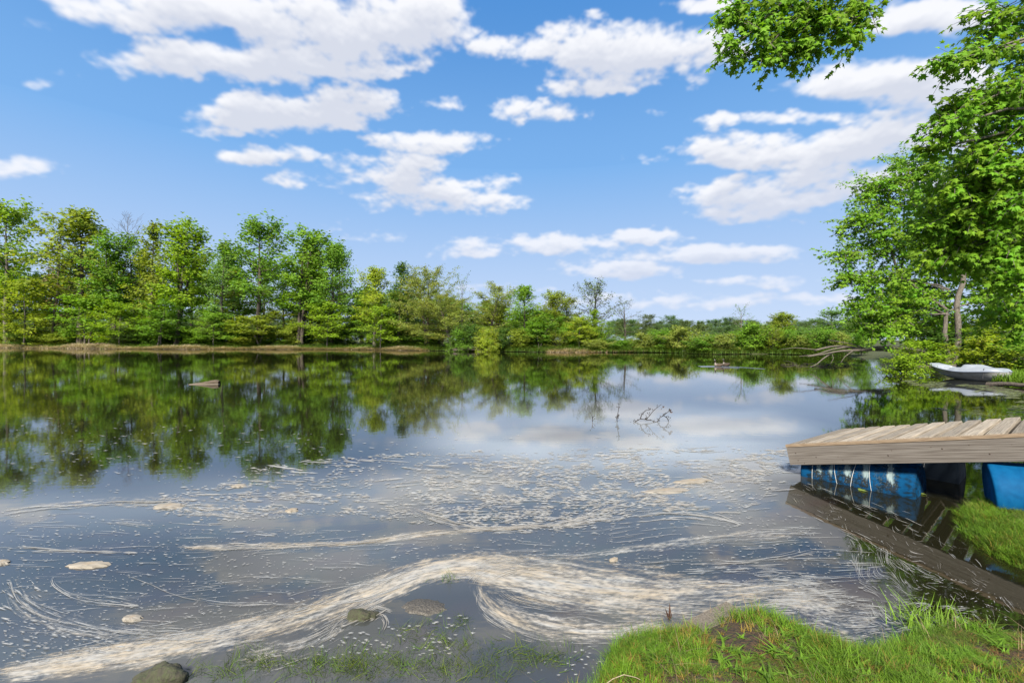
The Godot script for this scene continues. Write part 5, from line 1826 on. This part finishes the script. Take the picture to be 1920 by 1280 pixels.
# ---------------------------------------------------------------- geese, rocks and other small things
func goose(px: float, py: float, turn: float, label: String) -> void:
	var o := thing("goose", on_water(px, py), label, "goose", "two geese swimming together", turn)
	var body := Geo.new()
	var rows := []
	# one continuous skin from tail to breast, up the neck and over the head to the bill
	var spine := [[Vector3(0, 0.13, 0.36), 0.012, 0.008], [Vector3(0, 0.11, 0.27), 0.07, 0.05], [Vector3(0, 0.08, 0.14), 0.125, 0.10], [Vector3(0, 0.07, 0.0), 0.145, 0.125], [Vector3(0, 0.075, -0.12), 0.13, 0.12], [Vector3(0, 0.10, -0.21), 0.09, 0.10], [Vector3(0, 0.17, -0.245), 0.045, 0.055], [Vector3(0, 0.26, -0.245), 0.030, 0.036], [Vector3(0, 0.34, -0.235), 0.027, 0.032], [Vector3(0, 0.395, -0.245), 0.033, 0.036], [Vector3(0, 0.41, -0.285), 0.034, 0.034], [Vector3(0, 0.405, -0.325), 0.022, 0.020], [Vector3(0, 0.398, -0.375), 0.010, 0.006]]
	for i in spine.size():
		var d: Vector3 = (spine[mini(i + 1, spine.size() - 1)][0] - spine[maxi(i - 1, 0)][0]).normalized()
		var x := Vector3.RIGHT
		var y := x.cross(d).normalized()
		var row := []
		for k in 14:
			var t := TAU * k / 14.0
			row.append(spine[i][0] + x * cos(t) * spine[i][1] + y * sin(t) * spine[i][2])
		rows.append(row)
	body.sheet(rows, true)
	for k in body.v.size():
		var z := body.v[k].z
		var y := body.v[k].y
		body.c[k] = Color(0.012, 0.011, 0.010) if y > 0.20 or z > 0.30 else (Color(0.20, 0.18, 0.155) if z < -0.10 else Color(0.075, 0.058, 0.042))
	part("body", body.mesh(), plain(Color.WHITE, 0.85, true), o)
	for s in [-1.0, 1.0]:
		var w := Geo.new()
		var wr := []
		for i in 7:
			var t := i / 6.0
			var row := []
			for k in 8:
				var a := TAU * k / 8.0
				row.append(Vector3(s * (0.105 - 0.05 * t * t) + cos(a) * 0.03 * sin(PI * (t * 0.9 + 0.08)), 0.12 + sin(a) * 0.06 * sin(PI * (t * 0.9 + 0.08)) + t * 0.03, lerpf(-0.13, 0.32, t)))
			wr.append(row)
		w.sheet(wr, true)
		part("wing", w.mesh(true), plain(Color(0.060, 0.046, 0.034), 0.9), o)
		var ch := Geo.new()
		ch.leaf(Vector3(s * 0.035, 0.375, -0.25), Vector3(0, 0.8, -0.2).normalized(), Vector3(0, 0.2, 0.9).normalized(), 0.05, 0.3, Vector3(s * 0.004, 0, 0), Color.WHITE)
		part("cheek_patch", ch.mesh(true), plain(Color(0.7, 0.7, 0.68), 0.9), o)

func rock(p: Vector3, s: Vector3, seed_: int, mat: Material, label: String) -> void:
	var nz := FastNoiseLite.new()
	nz.seed = seed_
	nz.frequency = 0.9
	nz.fractal_octaves = 4
	var g := Geo.new()
	var rows := []
	for i in 21:
		var a := PI * i / 20.0
		var row := []
		for k in 32:
			var t := TAU * k / 32.0
			var u := Vector3(sin(a) * cos(t), cos(a), sin(a) * sin(t))
			var rr := 1.0 + nz.get_noise_3d(u.x, u.y, u.z) * 0.5
			row.append(p + u * s * rr)
		rows.append(row)
	g.sheet(rows, true)
	for k in g.n.size():
		if g.n[k].dot(g.v[k] - p) < 0: g.n[k] = -g.n[k]
	tag(solo("rock", g.mesh(), mat), label, "rock", "rocks in the shallows")

func small_things() -> void:
	goose(1348, 687, 0.5, "dark goose swimming ahead, the nearer to the foam wake's start")
	goose(1362, 686, 0.2, "dark goose swimming just behind its mate")
	var mossy := textured([[0.0, Color(0.012, 0.012, 0.008)], [0.45, Color(0.034, 0.032, 0.022)], [0.7, Color(0.030, 0.040, 0.014)], [1.0, Color(0.075, 0.070, 0.055)]], 0.02, Vector3(3, 3, 3), 90, 0.9, 0.8, true)
	rock(on_water(676, 1157, -0.012), Vector3(0.098, 0.05, 0.06), 5, mossy, "low flat rock breaking the water in the foam band")
	rock(on_water(300, 1278, -0.02), Vector3(0.125, 0.082, 0.085), 9, mossy, "mossy brown rock at the picture's bottom edge, in the foam")
	# mud flat that just breaks the surface
	var r := RandomNumberGenerator.new()
	r.seed = 91
	var mud := textured([[0.0, Color(0.025, 0.022, 0.018)], [0.5, Color(0.052, 0.048, 0.042)], [1.0, Color(0.085, 0.080, 0.07)]], 0.03, Vector3(4, 4, 4), 92, 0.6, 0.6, true)
	for a in [[795, 1140, 44, 17, "grey mud bar just above the water inside the foam's bend"]]:
		var g := Geo.new()
		var k := 26
		var m := on_water(a[0], a[1], 0.022)
		g.v.append(m); g.n.append(Vector3.UP); g.c.append(Color.WHITE)
		for ring in 3:
			for i in k:
				var t := TAU * i / k
				var rr: float = [0.4, 0.75, 1.0][ring] * (1.0 + r.randf_range(-0.18, 0.18))
				g.v.append(on_water(a[0] + cos(t) * a[2] * rr, a[1] + sin(t) * a[3] * rr, [0.018, 0.010, -0.006][ring])); g.n.append(Vector3.UP); g.c.append(Color.WHITE)
		for i in k:
			var j := (i + 1) % k
			g.ix.append_array([0, 1 + i, 1 + j])
			for ring in 2:
				var p := 1 + ring * k
				g.ix.append_array([p + i, p + i + k, p + j, p + j, p + i + k, p + j + k])
		tag(solo("mud_bank", g.mesh(true), mud), a[4], "mud bank")
	# stone slab half under the turf
	var slab := Geo.new()
	var a := at(1288, 1176, 2.62)
	var b := at(1362, 1136, 2.80)
	a.y = 0.004
	b.y = 0.010
	var u := (b - a) * 0.5
	var v := Vector3(-u.z, 0, u.x).normalized()
	if v.z < 0: v = -v
	slab.box((a + b) * 0.5 + v * 0.06, u, Vector3(0, 0.03, 0), v * 0.07, 0.014)
	tag(solo("stone_slab", slab.mesh(), textured([[0.0, Color(0.055, 0.046, 0.036)], [0.5, Color(0.105, 0.092, 0.076)], [1.0, Color(0.16, 0.145, 0.125)]], 0.03, Vector3(5, 5, 5), 93, 0.95, 0.4, true)), "flat grey brown stone slab half buried at the tip of the grassy bank", "stone slab")
	# reddish dock stalk at the bank
	var o := thing("weed_sprig", Vector3.ZERO, "short reddish brown weed sprig standing at the tip of the bank", "plant")
	var foot := at(1256, 1180, 2.62)
	foot.y = 0.03
	for k in 4:
		var g := Geo.new()
		var d := Vector3([-0.35, 0.05, 0.25, -0.1][k], 1.0, [0.1, -0.1, 0.1, 0.3][k]).normalized()
		g.leaf(foot, d, Vector3(0.8, 0.1, 0.4).normalized(), [0.085, 0.10, 0.055, 0.06][k], 0.07, Vector3(0, 0, 0.004), Color.WHITE)
		part("leaf", g.mesh(true), plain(Color(0.045, 0.020, 0.011), 0.8), o)
	# pale dry stalk bent over in the grass
	var g2 := Geo.new()
	var h0 := at(1130, 1283, 2.2)
	g2.tube([Vector3(0.41, 0.085, -2.05), Vector3(0.455, 0.118, -2.05), Vector3(0.505, 0.138, -2.05), Vector3(0.56, 0.122, -2.055), Vector3(0.62, 0.09, -2.06)], [0.0022, 0.0021, 0.002, 0.0018, 0.0014], 5)
	tag(solo("dry_stalk", g2.mesh(), plain(Color(0.24, 0.205, 0.14), 0.9)), "pale dry stalk bent into an arch in the grass at the bank's corner", "plant")
	# leaves on the dark water beside the barrel
	for c in [[1612, 920, "bright green fallen leaf floating beside the worn barrel"], [1722, 926, "pale fallen leaf floating under the dock by the worn barrel's end"]]:
		var g := Geo.new()
		var p := on_water(c[0], c[1], 0.006)
		for k in 3:
			var t := k * 0.8 - 0.8
			g.leaf(p, Vector3(cos(t), 0.03, sin(t)), Vector3(-sin(t), 0.0, cos(t)), 0.08, 0.22, Vector3(0, 0.004, 0), Color.WHITE)
		tag(solo("fallen_leaf", g.mesh(true), leafy(Color(0.22, 0.30, 0.08))), c[2], "leaf")

func wake() -> void:
	# low ripples spreading behind the geese
	var g := Geo.new()
	for a in [[[1308, 686.6], [1330, 686.2], [1350, 686.6], [1372, 687.4], [1400, 689.2], [1432, 691.5]], [[1312, 687.6], [1340, 687.8], [1362, 688.8], [1384, 690.2]]]:
		var rows := []
		for p in a:
			var row := []
			for k in 7:
				var t := k / 6.0 - 0.5
				var w := on_water(p[0], p[1])
				row.append(w + Vector3(0.0, cos(t * PI) * 0.022 - 0.001, t * 0.5))
			rows.append(row)
		g.sheet(rows)
	for k in g.n.size():
		if g.n[k].y < 0: g.n[k] = -g.n[k]
	var m := plain(Color(0.020, 0.019, 0.012), 0.05)
	m.metallic_specular = 0.6
	tag(solo("wake", g.mesh(), m), "low bright ripples trailing behind the two geese", "wake", "", "stuff")

# ---------------------------------------------------------------- the scene
func _ready() -> void:
	var cam := Camera3D.new()
	cam.name = "camera"
	cam.fov = rad_to_deg(2.0 * atan(640.0 / F))
	cam.near = 0.05
	cam.far = 3000.0
	add_child(cam)
	cam.position = Vector3(0, EYE, 0)
	cam.rotation.x = -atan((640.0 - HZ) / F)
	cam.current = true
	rough.frequency = 0.35
	rough.seed = 6

	var env := Environment.new()
	env.background_mode = Environment.BG_SKY
	env.sky = make_sky()
	env.tonemap_mode = Environment.TONE_MAPPER_LINEAR
	env.tonemap_exposure = 2.7
	env.background_energy_multiplier = 1.06 / 2.7
	env.sdfgi_enabled = true
	env.ssao_enabled = true
	env.ssil_enabled = true
	var we := WorldEnvironment.new()
	we.name = "environment"
	we.environment = env
	add_child(we)

	var sun := DirectionalLight3D.new()
	sun.name = "sun"
	sun.light_energy = 1.5
	sun.light_color = Color(1.0, 0.955, 0.88)
	sun.light_angular_distance = 12.0
	sun.shadow_enabled = true
	add_child(sun)
	sun.rotation = Vector3(deg_to_rad(-43), deg_to_rad(-17), 0)

	outline()
	ground()
	water()
	make_kinds()
	far_shore_trees()
	near_trees()
	grasses()
	dock()
	boat()
	driftwood()
	small_things()
	wake()
	make_foam()
